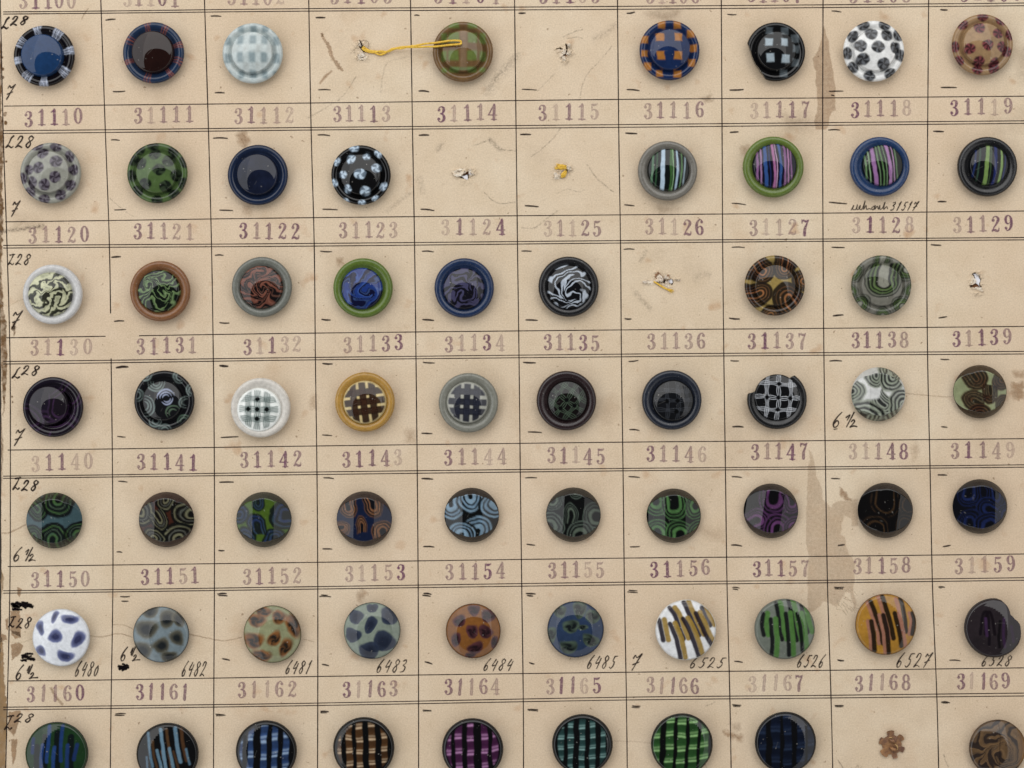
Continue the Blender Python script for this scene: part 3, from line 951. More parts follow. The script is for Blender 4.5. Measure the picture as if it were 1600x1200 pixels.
# glue streak by the empty cell 31113
decal('stain', STAIN, [('line', catmull([(503, 53, 3), (507, 62, 2.5), (513, 70, 5), (516, 80, 6), (519, 90, 4.5), (525, 98, 6), (530, 105, 6), (536, 110, 4)], 5), 0.55, 1.6)],
      0.06, 0.9, rag=3.0, rags=0.5)
stain([(501.5, 52), (505, 52), (505.5, 57), (502.5, 57)], DARKSTAIN, 0.9, 1.2, 0.8, step=0.7)
decal('stain', STAIN, [('line', [(500, 130, 2), (508, 120, 4), (518, 111, 2)], 0.6, 2.4)], 0.06, 0.9, rag=1.0)
# soil patches
for (poly, mat, dn, soft) in [
    ([(1008, 22), (1040, 14), (1062, 16), (1060, 24), (1046, 32), (1026, 30)], DARKSTAIN, 0.42, 6),
    ([(370, 210), (384, 206), (390, 218), (382, 232), (374, 222)], STAIN, 0.95, 4),
    ([(1018, 322), (1040, 318), (1062, 326), (1056, 334), (1030, 334)], DARKSTAIN, 0.32, 5),
    ([(1095, 152), (1110, 148), (1114, 158), (1102, 160)], DARKSTAIN, 0.5, 3),
    ([(1580, 600), (1600, 596), (1600, 622), (1584, 624)], STAIN, 1.0, 3),
    ([(1582, 580), (1600, 580), (1600, 590), (1586, 590)], STAIN, 0.7, 3),
    ([(1590, 80), (1606, 70), (1606, 130), (1594, 128)], DARKSTAIN, 0.35, 10),
    ([(1552, 180), (1606, 170), (1606, 205), (1560, 205)], DARKSTAIN, 0.16, 14),
    ([(1130, 1142), (1160, 1150), (1158, 1158), (1136, 1150)], STAIN, 0.9, 3),
    ([(1140, 1130), (1156, 1132), (1156, 1142), (1146, 1142)], DARKSTAIN, 0.35, 4),
    ([(558, 930), (566, 922), (572, 928), (562, 940)], STAIN, 0.8, 5),
    ([(940, 630), (955, 620), (962, 640), (948, 660), (936, 650)], STAIN, 0.35, 14),
    ([(635, 672), (648, 672), (648, 690), (636, 690)], STAIN, 0.5, 6),
    ([(486, 620), (493, 618), (494, 636), (487, 638)], STAIN, 0.6, 5),
    ([(528, 405), (534, 404), (535, 412), (529, 413)], STAIN, 1.0, 4),
    ([(1160, 232), (1168, 230), (1168, 238), (1160, 240)], STAIN, 0.9, 6),
    ([(380, 320), (394, 318), (392, 336), (382, 334)], STAIN, 0.5, 6),
    ([(1090, 825), (1128, 830), (1126, 842), (1110, 842)], STAIN, 0.35, 8),
    ([(1400, 980), (1440, 1040), (1452, 1060), (1430, 1060), (1396, 1040)], DARKSTAIN, 0.14, 14),
    ([(1220, 178), (1262, 182), (1268, 200), (1230, 204)], DARKSTAIN, 0.30, 10),
    ([(20, 330), (70, 345), (66, 358), (16, 360)], DARKSTAIN, 0.22, 8),
    ([(1425, 700), (1432, 690), (1436, 706), (1428, 720)], STAIN, 0.4, 4),
]:
    stain(poly, mat, dn * 0.62, soft * 2.0, 4.0, step=1.3, rags=0.3)
# crack lines and creases
for pts, mat, wd, dn in [
    ([(140, 993), (160, 995), (185, 990), (205, 995)], CREASE, 1.3, 0.8),
    ([(176, 976), (195, 977), (208, 983)], CREASE, 1.1, 0.6),
    ([(295, 991), (320, 996), (350, 1001), (378, 996)], CREASE, 1.2, 0.75),
    ([(474, 998), (490, 1003)], CREASE, 1.0, 0.6),
    ([(2, 833), (12, 833), (24, 828), (40, 820)], CREASE, 2.0, 0.6),
    ([(1413, 614), (1440, 617), (1480, 620), (1488, 619)], CREASE, 1.1, 0.6),
    ([(0, 473), (14, 478), (28, 470), (42, 467)], PALE, 1.6, 0.6),
    ([(0, 362), (20, 360), (40, 357), (66, 353)], PENCIL, 4.0, 0.7),
    ([(5, 1002), (30, 1004), (52, 998)], PALE, 1.6, 0.6),
    ([(1070, 610), (1080, 605)], CREASE, 0.9, 0.5),
    ([(960, 1158), (1010, 1160), (1045, 1170)], CREASE, 1.0, 0.4),
    ([(1102, 1103), (1112, 1100), (1118, 1096)], PENCIL, 1.0, 0.6),
    ([(1098, 1185), (1104, 1200)], PENCIL, 1.0, 0.7),
    ([(128, 30), (133, 20), (138, 14)], CREASE, 1.2, 0.8),
    ([(528, 157), (540, 145), (556, 120)], PENCIL, 1.4, 0.5),
    ([(480, 185), (510, 168), (520, 160)], PENCIL, 2.0, 0.35),
    ([(595, 145), (598, 120), (606, 98), (640, 88)], PENCIL, 1.2, 0.4),
    ([(760, 145), (770, 130), (790, 105), (810, 85)], PENCIL, 6.0, 0.35),
    ([(764, 140), (778, 118), (806, 92)], PENCIL, 14.0, 0.2),
    ([(880, 58), (896, 50), (910, 46)], PENCIL, 1.2, 0.75),
    ([(886, 60), (902, 58), (910, 60)], PENCIL, 1.2, 0.6),
    ([(840, 142), (862, 120), (872, 108)], PENCIL, 1.0, 0.45),
    ([(905, 155), (915, 120), (940, 92), (956, 72)], PENCIL, 1.2, 0.5),
    ([(930, 60), (945, 52), (960, 40)], PENCIL, 8.0, 0.25),
    ([(740, 228), (765, 220), (778, 232), (805, 236)], PENCIL, 1.3, 0.6),
    ([(765, 218), (775, 228), (782, 234)], PENCIL, 5.0, 0.5),
    ([(756, 300), (768, 312), (782, 318), (805, 316)], PENCIL, 1.2, 0.6),
    ([(830, 245), (850, 230), (866, 214), (876, 200)], PENCIL, 1.2, 0.55),
    ([(918, 258), (932, 278), (944, 288), (958, 300)], PENCIL, 1.8, 0.4),
    ([(870, 302), (888, 296), (904, 300), (914, 296)], PENCIL, 1.0, 0.35),
    ([(815, 356), (835, 356), (850, 345), (870, 330)], PENCIL, 2.0, 0.35),
    ([(655, 280), (660, 298)], PENCIL, 9.0, 0.22),
    ([(684, 234), (690, 226)], PENCIL, 6.0, 0.35),
    ([(1001, 408), (1006, 398), (1009, 392)], PENCIL, 4.0, 0.4),
    ([(994, 458), (1004, 470), (1016, 482)], PENCIL, 6.0, 0.3),
    ([(1085, 436), (1100, 428), (1108, 430)], PENCIL, 7.0, 0.2),
    ([(172, 310), (190, 326), (208, 338)], PENCIL, 1.0, 0.5),
    ([(605, 330), (620, 318), (640, 302)], PENCIL, 5.0, 0.25),
    ([(1475, 1180), (1480, 1195), (1486, 1206)], PENCIL, 1.5, 0.6),
    ([(1310, 1188), (1318, 1202)], PEN, 1.2, 0.7),
    ([(1334, 1204), (1340, 1196), (1342, 1204), (1346, 1198)], PEN, 1.0, 0.6),
    ([(80, 1076), (88, 1090), (97, 1100)], CREASE, 3.2, 0.9),
]:
    decal('pencil_smudge' if mat is PENCIL else 'crease', mat, [('line', catmull([(a, b, wd) for a, b in pts], 5), dn * (0.8 if mat is PENCIL else 0.6), 1.0 if wd < 2.5 else wd)],
          0.07, 0.9 if wd < 5 else 1.3, rag=1.0, rags=0.4)
# pale torn fibres where the brown patch ends
r = np.random.RandomState(12)
for i in range(26):
    x, y = 1312 + r.uniform(-6, 24), 926 + r.uniform(-6, 28)
    decal('scuff', PALE, [('line', [(x, y, 1.3), (x + r.uniform(3, 9), y + r.uniform(2, 8), 0.8)], 0.55, 1.2)], 0.065, 0.9, rag=0.8)

# ------------------------------------------------------------------ glass buttons: colour worked into the glass
class Pat:
    def __init__(self, u, v):
        self.u, self.v = u, v
        self.r = np.hypot(u, v)
        self.a = np.arctan2(v, u)
        self.c = np.zeros(u.shape + (3,))

    def fill(self, c, vary=0.0, seed=1, sc=3.0):
        self.c[...] = lin(c)
        if vary:
            n = fbm(self.u * sc, self.v * sc, seed) - 0.5
            self.c *= (1 + vary * 2 * n)[..., None]

    def lay(self, m, c):
        c = lin(c) if not isinstance(c, np.ndarray) else c
        self.c = self.c * (1 - m[..., None]) + m[..., None] * c

    def blend(self, t, c1, c2):
        t = t[..., None]
        return lin(c1) * (1 - t) + lin(c2) * t


def sm(d, e=0.04):
    return np.clip(0.5 - d / e, 0, 1)


def warp(p, amt, sc=3.0, seed=5):
    return (p.u + amt * 2 * (fbm(p.u * sc, p.v * sc, seed) - 0.5), p.v + amt * 2 * (fbm(p.u * sc, p.v * sc, seed + 7) - 0.5))


def plain(c, vary=0.1, seed=1):
    return lambda p: p.fill(c, vary, seed)


def loc(lst, cx, cy, R):
    return [((a[0] - cx) / R, (a[1] - cy) / R) + tuple(x / R for x in a[2:]) for a in lst]


def rim_groups(base, c1, angs, w=0.075, c2=None, seed=1, lines=((-1.15, 0.26), (-0.55, 0.10), (0.0, 0.22), (0.55, 0.10), (1.0, 0.14))):
    """three thin spokes at each angle"""
    def f(p):
        p.fill(base, 0.25, seed)
        n = (fbm(p.u * 7, p.v * 7, seed) - 0.5) * 0.10
        for i, a in enumerate(angs):
            for off, ww in lines:
                d = np.abs((p.a - a - off * w * (1.0 + 0.3 * math.sin(i * 3)) + n + math.pi) % (2 * math.pi) - math.pi) - ww * w
                p.lay(sm(d, 0.04) * 0.85, c1)
    return f


def plaid(base, cols, rows_, cc, soft=0.05, mid=None):
    """soft blocks where a column crosses a row"""
    def f(p):
        p.fill(base, 0.10, 3)
        u, v = warp(p, 0.03, 3, 4)
        mc = np.zeros(u.shape)
        for x, ww in cols:
            mc = np.maximum(mc, sm(np.abs(u - x) - ww, soft))
        mr = np.zeros(u.shape)
        for y, ww in rows_:
            mr = np.maximum(mr, sm(np.abs(v - y) - ww, soft))
        if mid is not None:
            p.lay(np.maximum(mc, mr) * 0.6, mid)
        p.lay(mc * mr * 0.92, cc)
    return f


def squares(base, lst, cc, soft=0.05, seed=2):
    def f(p):
        p.fill(base, 0.2, seed)
        u, v = warp(p, 0.03, 4, seed)
        for q in lst:
            s = q[2] if len(q) > 2 else 0.13
            k = q[3] if len(q) > 3 else 1.0
            d = np.maximum(np.abs(u - q[0]) - s, np.abs(v - q[1]) - s * 1.05)
            p.lay(sm(d, soft) * k, cc)
    return f


def pinwheels(base, dark, lst, mid=None, rad=0.2, n=4, vary=0.1, seed=3, strength=0.95):
    def f(p):
        p.fill(base, vary, seed)
        u, v = warp(p, 0.035, 5, seed)
        for i, q in enumerate(lst):
            r = q[2] if len(q) > 2 else rad
            rr = math.hypot(q[0], q[1])
            # spots near the edge are squashed along the radius
            ca, sa = (q[0] / rr, q[1] / rr) if rr > 0.05 else (1, 0)
            sq = 1.0 + max(0.0, rr - 0.55) * 0.9
            du, dv = u - q[0], v - q[1]
            x = (du * ca + dv * sa) * sq
            y = -du * sa + dv * ca
            d = np.hypot(x, y) / r
            an = np.arctan2(y, x)
            s = 0.5 + 0.5 * np.sin(n * an + 2.6 * d + i * 1.7 + 3 * (vnoise(u * 9, v * 9, i) - 0.5))
            m = sm((d - 1) * r, 0.05)
            s = np.clip((s - 0.30) * 2.2, 0, 1) * np.clip(0.35 + d, 0, 1)
            colr = p.blend(s * 0.75, dark, mid if mid else base)
            p.lay(m * strength, colr)
    return f


def stripes(base, lst, tilt=0.0, bend=0.0, wav=0.03, seed=1):
    """upright trails: (x, half width, colour, strength)"""
    def f(p):
        p.fill(base, 0.2, seed)
        for i, q in enumerate(lst):
            x, ww, cc = q[0], q[1], q[2]
            k = q[3] if len(q) > 3 else 0.92
            xx = p.u + tilt * p.v + bend * p.v ** 2 - x + wav * 0.5 * np.sin(p.v * 4 + i * 0.9) + 0.015 * (vnoise(p.v * 8, p.u * 2, i) - .5)
            wv = ww * 0.85 * (0.7 + 0.5 * vnoise(p.v * 4 + i * 3, 0 * p.v + i, seed))
            p.lay(sm(np.abs(xx) - wv, 0.03) * k, cc)
    return f


def swirl_t(p, eyes, ang, seed, amt=0.10, sc=2.2):
    u, v = warp(p, amt, sc, seed)
    for ex, ey, k, s in eyes:
        dx, dy = u - ex, v - ey
        a = k * np.exp(-(dx * dx + dy * dy) / (s * s))
        ca, sa = np.cos(a), np.sin(a)
        u, v = ex + dx * ca - dy * sa, ey + dx * sa + dy * ca
    return u * math.cos(ang) + v * math.sin(ang)


def swirl(base, layers, eyes, ang=0.4, seed=4, amt=0.10, sc=2.2):
    """layers: (frequency, phase, threshold, colour, strength)"""
    def f(p):
        p.fill(base, 0.15, seed)
        t = swirl_t(p, eyes, ang, seed, amt, sc)
        for fr, ph, th, cc, k in layers:
            s = np.sin(fr * t + ph)
            p.lay(np.clip((s - th) * 2.4 + 0.5, 0, 1) * k, cc)
    return f


def agate(base, eyes, bands, seed=5, amt=0.05, sc=2.6, basevary=0.12, grow=1.15):
    """nested loops round each eye that open to one side; eye (x,y,r,aspect,rot,bands)"""
    dk = np.array([b[2] for bn in bands for b in bn]).sum(1).min()

    def f(p):
        p.fill(base, basevary, seed)
        u, v = warp(p, amt * 1.5, 2.0, seed)
        for i, e in enumerate(eyes):
            x0, y0, r, asp, rot = e[:5]
            r = r * grow
            bn = bands[e[5]] if len(e) > 5 else bands[0]
            rot = rot + 0.12 * math.sin(i * 4.1 + seed)
            ca, sa = math.cos(rot), math.sin(rot)
            dx, dy = u - x0, v - y0
            x, y = dx * ca + dy * sa, -dx * sa + dy * ca
            x = x * asp - 0.22 * np.clip(y, 0, None) ** 2 / r * (1 if i % 2 else -1)
            ys = np.where(y > 0, y * 0.14, y)
            d = np.hypot(x * (1 + 0.12 * np.sin(i)), ys) / r + 0.09 * (fbm(u * 2.6, v * 2.6, seed + i) - 0.5)
            end = sm(y - r * (0.75 + 0.5 * vnoise(u * 3, v * 3, seed + i)), 0.05)
            an = np.arctan2(ys, x)
            wgt = 0.35 + 0.65 * np.clip(0.5 - 0.5 * np.sin(an + 0.5 * math.sin(i * 2.0)), 0, 1)
            for t0, t1, cc in bn:
                tc, th_ = (t0 + t1) / 2, (t1 - t0) / 2
                if sum(cc) > dk + 40:
                    hw = th_ * (wgt * 1.1 + 0.28)
                else:
                    hw = th_ + 0.03
                m = sm((np.abs(d - tc) - hw) * r, 0.04)
                st_ = 0.94 if sum(cc) <= dk + 40 else 0.55 + 0.42 * np.clip(1.6 * fbm(u * 3.5, v * 3.5, seed + 5 + i) - 0.2, 0, 1)
                p.lay(m * end * st_, cc)
    return f


def weave(base, cc, dark, xsb, ysb, rd, centre=(0, 0), ang=0.0, dots=(), fade=0.85, lines=3, gap=0.05, wgt=0.018, fillc=None, fillk=0.0):
    def f(p):
        p.fill(base, 0.1, 2)
        u0, v0 = p.u - centre[0], p.v - centre[1]
        ca, sa = math.cos(ang), math.sin(ang)
        u, v = u0 * ca + v0 * sa, -u0 * sa + v0 * ca
        inside = sm(np.hypot(u0, v0) - rd + 0.05 * fbm(p.a * 4, 0 * p.a, 8), 0.05)
        if fillc is not None:
            for pos, q in ((xsb, u), (ysb, v)):
                for x in pos:
                    p.lay(sm(np.abs(q - x) - gap * (lines + 0.6) / 2, 0.04) * inside * fillk, fillc)
        for pos, q, s in ((xsb, u, v), (ysb, v, u)):
            for j, x in enumerate(pos):
                for k in range(lines):
                    off = (k - (lines - 1) / 2) * gap
                    bulge = 1.0 + 0.25 * np.cos(s * 15 + j * 3.1)
                    d = np.abs(q - x - off * bulge - 0.02 * np.sin(s * 5 + j)) - wgt * (0.7 + 0.6 * vnoise(s * 6, 0 * s + k + j, 3))
                    p.lay(sm(d, 0.026) * inside * fade, cc)
        for dx, dy in dots:
            d = np.maximum(np.abs(u - dx) + np.abs(v - dy) * 0.6, np.abs(v - dy) + np.abs(u - dx) * 0.6) - 0.085
            p.lay(sm(d, 0.04), dark)
    return f


def blobs(base, lst, core, edge, soft=0.10, seed=3, vary=0.1, sw=0.0):
    """ (x,y,rx,ry,rot) soft islands, darker inside than at the edge"""
    def f(p):
        p.fill(base, vary, seed)
        u, v = warp(p, 0.05, 3.5, seed)
        for i, q in enumerate(lst):
            x0, y0, rx, ry, rot = q[:5]
            ca, sa = math.cos(rot), math.sin(rot)
            x, y = ((u - x0) * ca + (v - y0) * sa) / rx, (-(u - x0) * sa + (v - y0) * ca) / ry
            d = np.hypot(x, y + 0.35 * x * x)
            m = np.clip((1.0 - d) / soft * 0.6 + 0.5, 0, 1)
            t = np.clip((d - 0.35) * 1.6, 0, 1)
            if sw:
                t = np.clip(t + sw * np.sin(6 * d + 2.5 * np.arctan2(y, x) + i), 0, 1)
            p.lay(m * 0.95, p.blend(t, core, edge))
    return f


def trails(base, lst, vary=0.06, seed=2, soft=0.04):
    """(points, width, colour)"""
    def f(p):
        p.fill(base, vary, seed)
        u, v = warp(p, 0.012, 5, seed)
        for pts, ww, cc in lst:
            q = catmull([(a, b, ww) for a, b in pts], 5)
            p.lay(sm(seg_dist(u, v, q), soft) * 0.94, cc)
    return f


def bars(base, xsb, half, cc, hi, rowsp, seed, edge=0.86, tilt=0.06, k=0.9):
    """dark glass with upright light bars crossed by bright streaks"""
    def f(p):
        p.fill(base, 0.2, seed)
        u, v = warp(p, 0.025, 3, seed)
        u = u + tilt * v
        for i, x in enumerate(xsb):
            m = sm(np.abs(u - x - 0.008 * np.sin(v * 6 + i)) - half * (0.85 + 0.3 * vnoise(v * 3, 0 * v + i, seed)), 0.04)
            ph = v * rowsp + 0.10 * math.sin(i * 2.1) + 0.16 * u + 0.12 * (vnoise(u * 2, v * 2, seed) - .5)
            s = np.clip(np.sin(ph * 6.283) * 3.0 - 2.0, 0, 1) + 0.7 * np.clip(np.sin(ph * 6.283 + 1.5) * 4 - 3.0, 0, 1)
            s = np.clip(s, 0, 1)
            dk = (0.55 + 0.45 * fbm(u * 3, v * 7, seed + i)) * (0.68 + 0.32 * np.clip(0.6 + np.sin(ph * 6.283 + 1.2), 0, 1))
            m = m * sm(p.r - edge, 0.06) * k
            cl = p.blend(s, cc, hi) * np.maximum(dk, s * 0.95)[..., None]
            p.lay(m, cl)
    return f


def over(*fs):
    def f(p):
        for g in fs:
            g(p)
    return f


# ------------------------------------------------------------------ glass buttons: shapes
def resample(prof, n, pwr=1.0):
    q = catmull([(a, b, 0) for a, b in prof], 10)[:, :2]
    s = np.concatenate([[0], np.cumsum(np.hypot(np.diff(q[:, 0]), np.diff(q[:, 1])))])
    t = np.linspace(0, s[-1], n)
    return np.stack([np.interp(t, s, q[:, 0]), np.interp(t, s, q[:, 1])], -1)


def specks(p, seed):
    """dust and tiny bubbles"""
    r = np.random.RandomState(seed % 9999)
    for i in range(7):
        a, q = r.uniform(0, 6.28), 0.85 * math.sqrt(r.uniform(0, 1))
        p.lay(sm(np.hypot(p.u - q * math.cos(a), p.v - q * math.sin(a)) - r.uniform(0.006, 0.018), 0.02) * r.uniform(0.3, 0.7), (190, 186, 178))
    # one fine scratch
    a, q = r.uniform(0, 6.28), r.uniform(0, 0.5)
    x, y, l, t = q * math.cos(a), q * math.sin(a), r.uniform(0.1, 0.3), r.uniform(0, 3.14)
    p.lay(sm(seg_dist(p.u, p.v, np.array([(x, y, .004), (x + l * math.cos(t), y + l * math.sin(t), .004)])), 0.02) * 0.3, (170, 168, 160))


def lathe(name, prof, R, pattern, mat, parent, na=160, nr=24, clip=None, cap_top=False, off=(0, 0), wob=0.0, seed=0, tiltx=0.0, cap_bottom=False):
    q = resample(prof, nr)
    if cap_top:
        q[-1, 0] = 0.0
    th = np.linspace(0, 2 * math.pi, na, endpoint=False)
    r = np.repeat(q[:, :1], na, 1)
    z = np.repeat(q[:, 1:], na, 1)
    r = r * (1 + wob * (vnoise(np.cos(th) * 2 + 5, np.sin(th) * 2 + 5, seed) - 0.5))[None]
    if clip is not None:
        lim = clip(th)[None]
        zc = np.clip((r - lim) * 2.0, 0, 1)
        r = np.minimum(r, lim + 0.012 * (z * 3))
    u, v = r * np.cos(th)[None] + off[0], r * np.sin(th)[None] + off[1]
    z = z + tiltx * u
    p = Pat(u.ravel(), v.ravel())
    pattern(p)
    if mat is GLOSS:
        specks(p, len(name) + int(R * 100))
    V = np.stack([u.ravel() * R * S, -v.ravel() * R * S, z.ravel() * R * S], -1)
    i = np.arange(nr - 1)[:, None] * na
    j = np.arange(na)[None]
    jn = (j + 1) % na
    if cap_top:
        quads = np.stack([(i + j), (i + na + j), (i + na + jn), (i + jn)], -1)[:-1].reshape(-1, 4)
        a = (nr - 2) * na
        tri = np.stack([a + j[0], np.full(na, (nr - 1) * na), a + jn[0]], -1)
        V = V[:(nr - 1) * na + 1]
        cc = p.c[:(nr - 1) * na + 1]
    else:
        quads = np.stack([(i + j), (i + na + j), (i + na + jn), (i + jn)], -1).reshape(-1, 4)
        tri = None
        cc = p.c
    if cap_bottom:
        V = np.vstack([V, [[0, 0, q[0, 1] * R * S]]])
        cc = np.vstack([cc, cc[:1]])
        t2 = np.stack([j[0], jn[0], np.full(na, len(V) - 1)], -1)
        tri = t2 if tri is None else np.vstack([tri, t2])
    me = new_mesh(name, V, quads, tri)
    set_colour(me, cc)
    return add(name, me, mat, parent)


SHANK = {}
GROUP = 'glass buttons mounted in rows on the card'


def button_root(num, cx, cy, label, h=11.0):
    f = (D - h) / D
    o = thing('glass_button', label, 'button', (X(800 + (cx - 800) * f), Y(600 + (cy - 600) * f), 3.0 * S), GROUP)
    if 'me' not in SHANK:
        a = np.linspace(0, 2 * math.pi, 12, endpoint=False)
        ring_ = np.stack([np.cos(a) * 9 * S, np.sin(a) * 9 * S], -1)
        V = np.vstack([np.c_[ring_, np.full(12, -2.9 * S)], np.c_[ring_, np.full(12, 0.3 * S)]])
        j = np.arange(12)
        SHANK['me'] = new_mesh('shank', V, np.stack([j, (j + 1) % 12, (j + 1) % 12 + 12, j + 12], -1))
        SHANK['me'].materials.append(RUST)
    s = bpy.data.objects.new('shank', SHANK['me'])
    col.objects.link(s)
    s.parent = o
    return o


RIM_A = [(0.80, 0.0), (0.90, 0.03), (0.975, 0.09), (1.0, 0.16), (0.985, 0.225), (0.94, 0.268), (0.88, 0.280), (0.82, 0.265), (0.765, 0.232), (0.725, 0.205), (0.69, 0.20), (0.64, 0.20)]


def dome_prof(r0, z0, top, k=2.2):
    t = np.linspace(0, 1, 14)
    return [(r0 * math.cos(x * math.pi / 2) ** 0.9 if x < 1 else 0.0, z0 + (top - z0) * math.sin(x * math.pi / 2) ** (1.0 if k is None else 1.0)) for x in t]


def cap_prof(r0, z0, top, shoulder=0.12):
    """spherical cap with a rounded shoulder"""
    out = [(r0, z0)]
    h = top - z0
    sh = shoulder * h * 2.2
    out.append((r0 * 0.985, z0 + sh * 0.55))
    out.append((r0 * 0.945, z0 + sh))
    for t in np.linspace(0.87, 0.0, 11):
        f = (1 - t * t) / (1 - 0.945 ** 2 + 1e-9)
        zz_ = z0 + sh + (h - sh) * (1 - (t / 0.945) ** 2)
        out.append((r0 * t, zz_))
    return out


def bowler(num, cx, cy, R, label, pat, dome_pat=None, clip=None, r0=0.70, top=0.57, off=(0, 0), wob=0.008):
    o = button_root(num, cx, cy, label)
    lathe('rim', RIM_A, R, pat, GLOSS, o, 176, 30, clip, wob=wob, seed=num % 37, cap_bottom=True)
    lathe('dome', cap_prof(r0, 0.205, top, 0.25), R, dome_pat or pat, GLOSS, o, 176, 44, cap_top=True, off=off, wob=wob, seed=num % 31)
    return o


RIM_B = [(0.80, 0.0), (0.92, 0.035), (0.985, 0.10), (1.0, 0.17), (0.985, 0.245), (0.935, 0.295), (0.87, 0.305), (0.81, 0.29), (0.765, 0.268), (0.725, 0.245), (0.68, 0.225), (0.60, 0.215)]


def ringed(num, cx, cy, R, label, ring, cab, r0=0.67, top=0.56, off=(0, 0), clip=None, rimtop=1.0, cabname='cabochon'):
    o = button_root(num, cx, cy, label)
    lathe('ring', [(a, b * rimtop if a > 0.72 else b) for a, b in RIM_B], R, plain(ring, 0.06, num % 17), SATIN, o, 160, 30, clip, wob=0.006, seed=num % 23, cap_bottom=True)
    lathe(cabname, cap_prof(r0 + 0.03, 0.215, top - 0.03, 0.22), R, cab, GLOSS, o, 176, 46, cap_top=True, off=off, wob=0.01, seed=num % 19)
    return o


def lens(num, cx, cy, R, label, pat, edge, top=0.46, h=0.16, sh=0.10, clip=None, wob=0.012, r0=0.985, tilt=0.0, edgepat=None):
    o = button_root(num, cx, cy, label)
    lathe('base', [(0.78, 0.0), (0.90, 0.02), (0.97, 0.06), (1.0, h * 0.7), (1.0, h), (r0 - 0.012, h + 0.012)], R, edgepat or plain(edge, 0.2, num % 11), BACK, o, 160, 14, clip,
          wob=wob, seed=num % 13, tiltx=tilt, cap_bottom=True)
    cl = None if clip is None else (lambda th: clip(th) - 0.012)
    lathe('face', cap_prof(r0, h + 0.005, top, sh), R, pat, GLOSS, o, 184, 52, cl, cap_top=True, wob=wob, seed=num % 13, tiltx=tilt)
    return o


def faceted(num, cx, cy, R, label, pat, edge, rot=0.0, half=0.38, shift=0.04, hi=0.40, lo=0.12, k=0.75, edgepat=None):
    """round button cut with one flat band between two sloping facets"""
    o = button_root(num, cx, cy, label)
    z0 = 0.12

    def zf(u):
        a = np.abs(u - shift) - half
        return np.maximum(hi - np.clip(a, 0, None) * (hi - lo) / (1 - half), z0 + 0.005)

    def vmax(u):
        ro = 1 - k * (zf(u) - z0)
        return np.sqrt(np.clip(ro ** 2 - u ** 2, 0, None))
    us = np.linspace(-0.999, 0.999, 4000)
    ok = vmax(us) > 0.02
    ua, ub = us[ok][0], us[ok][-1]
    e1, e2, b = shift - half, shift + half, 0.012
    def span(a_, b_, n_):
        return list(np.linspace(a_, b_, n_))
    t = 0.5 - 0.5 * np.cos(np.linspace(0, math.pi, 30))
    left = list(ua + (e1 - b - ua) * np.sin(np.linspace(0, math.pi / 2, 22)) ** 1.0)
    left = list(ua + (e1 - b - ua) * (1 - np.cos(np.linspace(0, math.pi / 2, 22))))
    right = list(ub - (ub - e2 - b) * (1 - np.cos(np.linspace(math.pi / 2, 0, 22))))
    U = np.array(left + span(e1 - b * 0.3, e1 + b, 2) + span(e1 + 0.03, e2 - 0.03, 26) + span(e2 - b, e2 + b * 0.3, 2) + right)
    T = np.sin(np.linspace(-math.pi / 2, math.pi / 2, 52))
    uu = np.repeat(U[:, None], len(T), 1)
    vm = vmax(U)
    vv = vm[:, None] * T[None]
    zzv = zf(uu)
    # slight rounding at the upper and lower edge
    zzv = zzv - 0.018 * np.clip((np.abs(T)[None] - 0.93) / 0.07, 0, 1) ** 2
    ca, sa = math.cos(rot), math.sin(rot)
    ru, rv = uu * ca - vv * sa, uu * sa + vv * ca
    p = Pat(ru.ravel(), rv.ravel())
    pat(p)
    specks(p, num)
    V = np.stack([ru.ravel() * R * S, -rv.ravel() * R * S, zzv.ravel() * R * S], -1)
    n, m = uu.shape
    ii = (np.arange(n - 1)[:, None] * m + np.arange(m - 1)[None]).ravel()
    me = new_mesh('face', V, np.stack([ii, ii + 1, ii + m + 1, ii + m], -1))
    set_colour(me, p.c)
    add('face', me, GLOSS, o)
    # body wall from the outline of the face down to the back
    up = [(U[i], -vm[i], zf(U[i])) for i in range(n)]
    lowr = [(U[i], vm[i], zf(U[i])) for i in range(n - 1, -1, -1)]
    ring = np.array(up + lowr)
    ring[:, 2] -= 0.018
    ang = np.arctan2(ring[:, 1], ring[:, 0])
    rr = np.hypot(ring[:, 0], ring[:, 1])
    rows_v = [ring]
    for f_, rad, zz_ in ((0.5, None, None), (1, 1.0, 0.115), (1, 1.0, 0.08), (1, 0.96, 0.03), (1, 0.85, 0.0)):
        if rad is None:
            tgt = np.stack([np.cos(ang), np.sin(ang), np.full(len(ang), 0.115)], -1)
            rows_v.append(ring * 0.5 + tgt * 0.5)
        else:
            rows_v.append(np.stack([rad * np.cos(ang), rad * np.sin(ang), np.full(len(ang), zz_)], -1))
    W = np.array(rows_v)
    wu, wv = W[..., 0] * ca - W[..., 1] * sa, W[..., 0] * sa + W[..., 1] * ca
    p = Pat(wu.ravel(), wv.ravel())
    (edgepat or plain(edge, 0.3, num % 9))(p)
    V = np.stack([wu.ravel() * R * S, -wv.ravel() * R * S, W[..., 2].ravel() * R * S], -1)
    kk, mm = wu.shape
    j = np.arange(mm)
    jn = (j + 1) % mm
    quads = np.concatenate([np.stack([a_ * mm + j, a_ * mm + jn, (a_ + 1) * mm + jn, (a_ + 1) * mm + j], -1) for a_ in range(kk - 1)])
    quads = quads[:, ::-1]
    V = np.vstack([V, [[0, 0, 0]]])
    tri = np.stack([(kk - 1) * mm + j, (kk - 1) * mm + jn, np.full(mm, len(V) - 1)], -1)
    me = new_mesh('base', V, quads, tri)
    set_colour(me, np.vstack([p.c, p.c[:1]]))
    add('base', me, BACK, o)
    return o


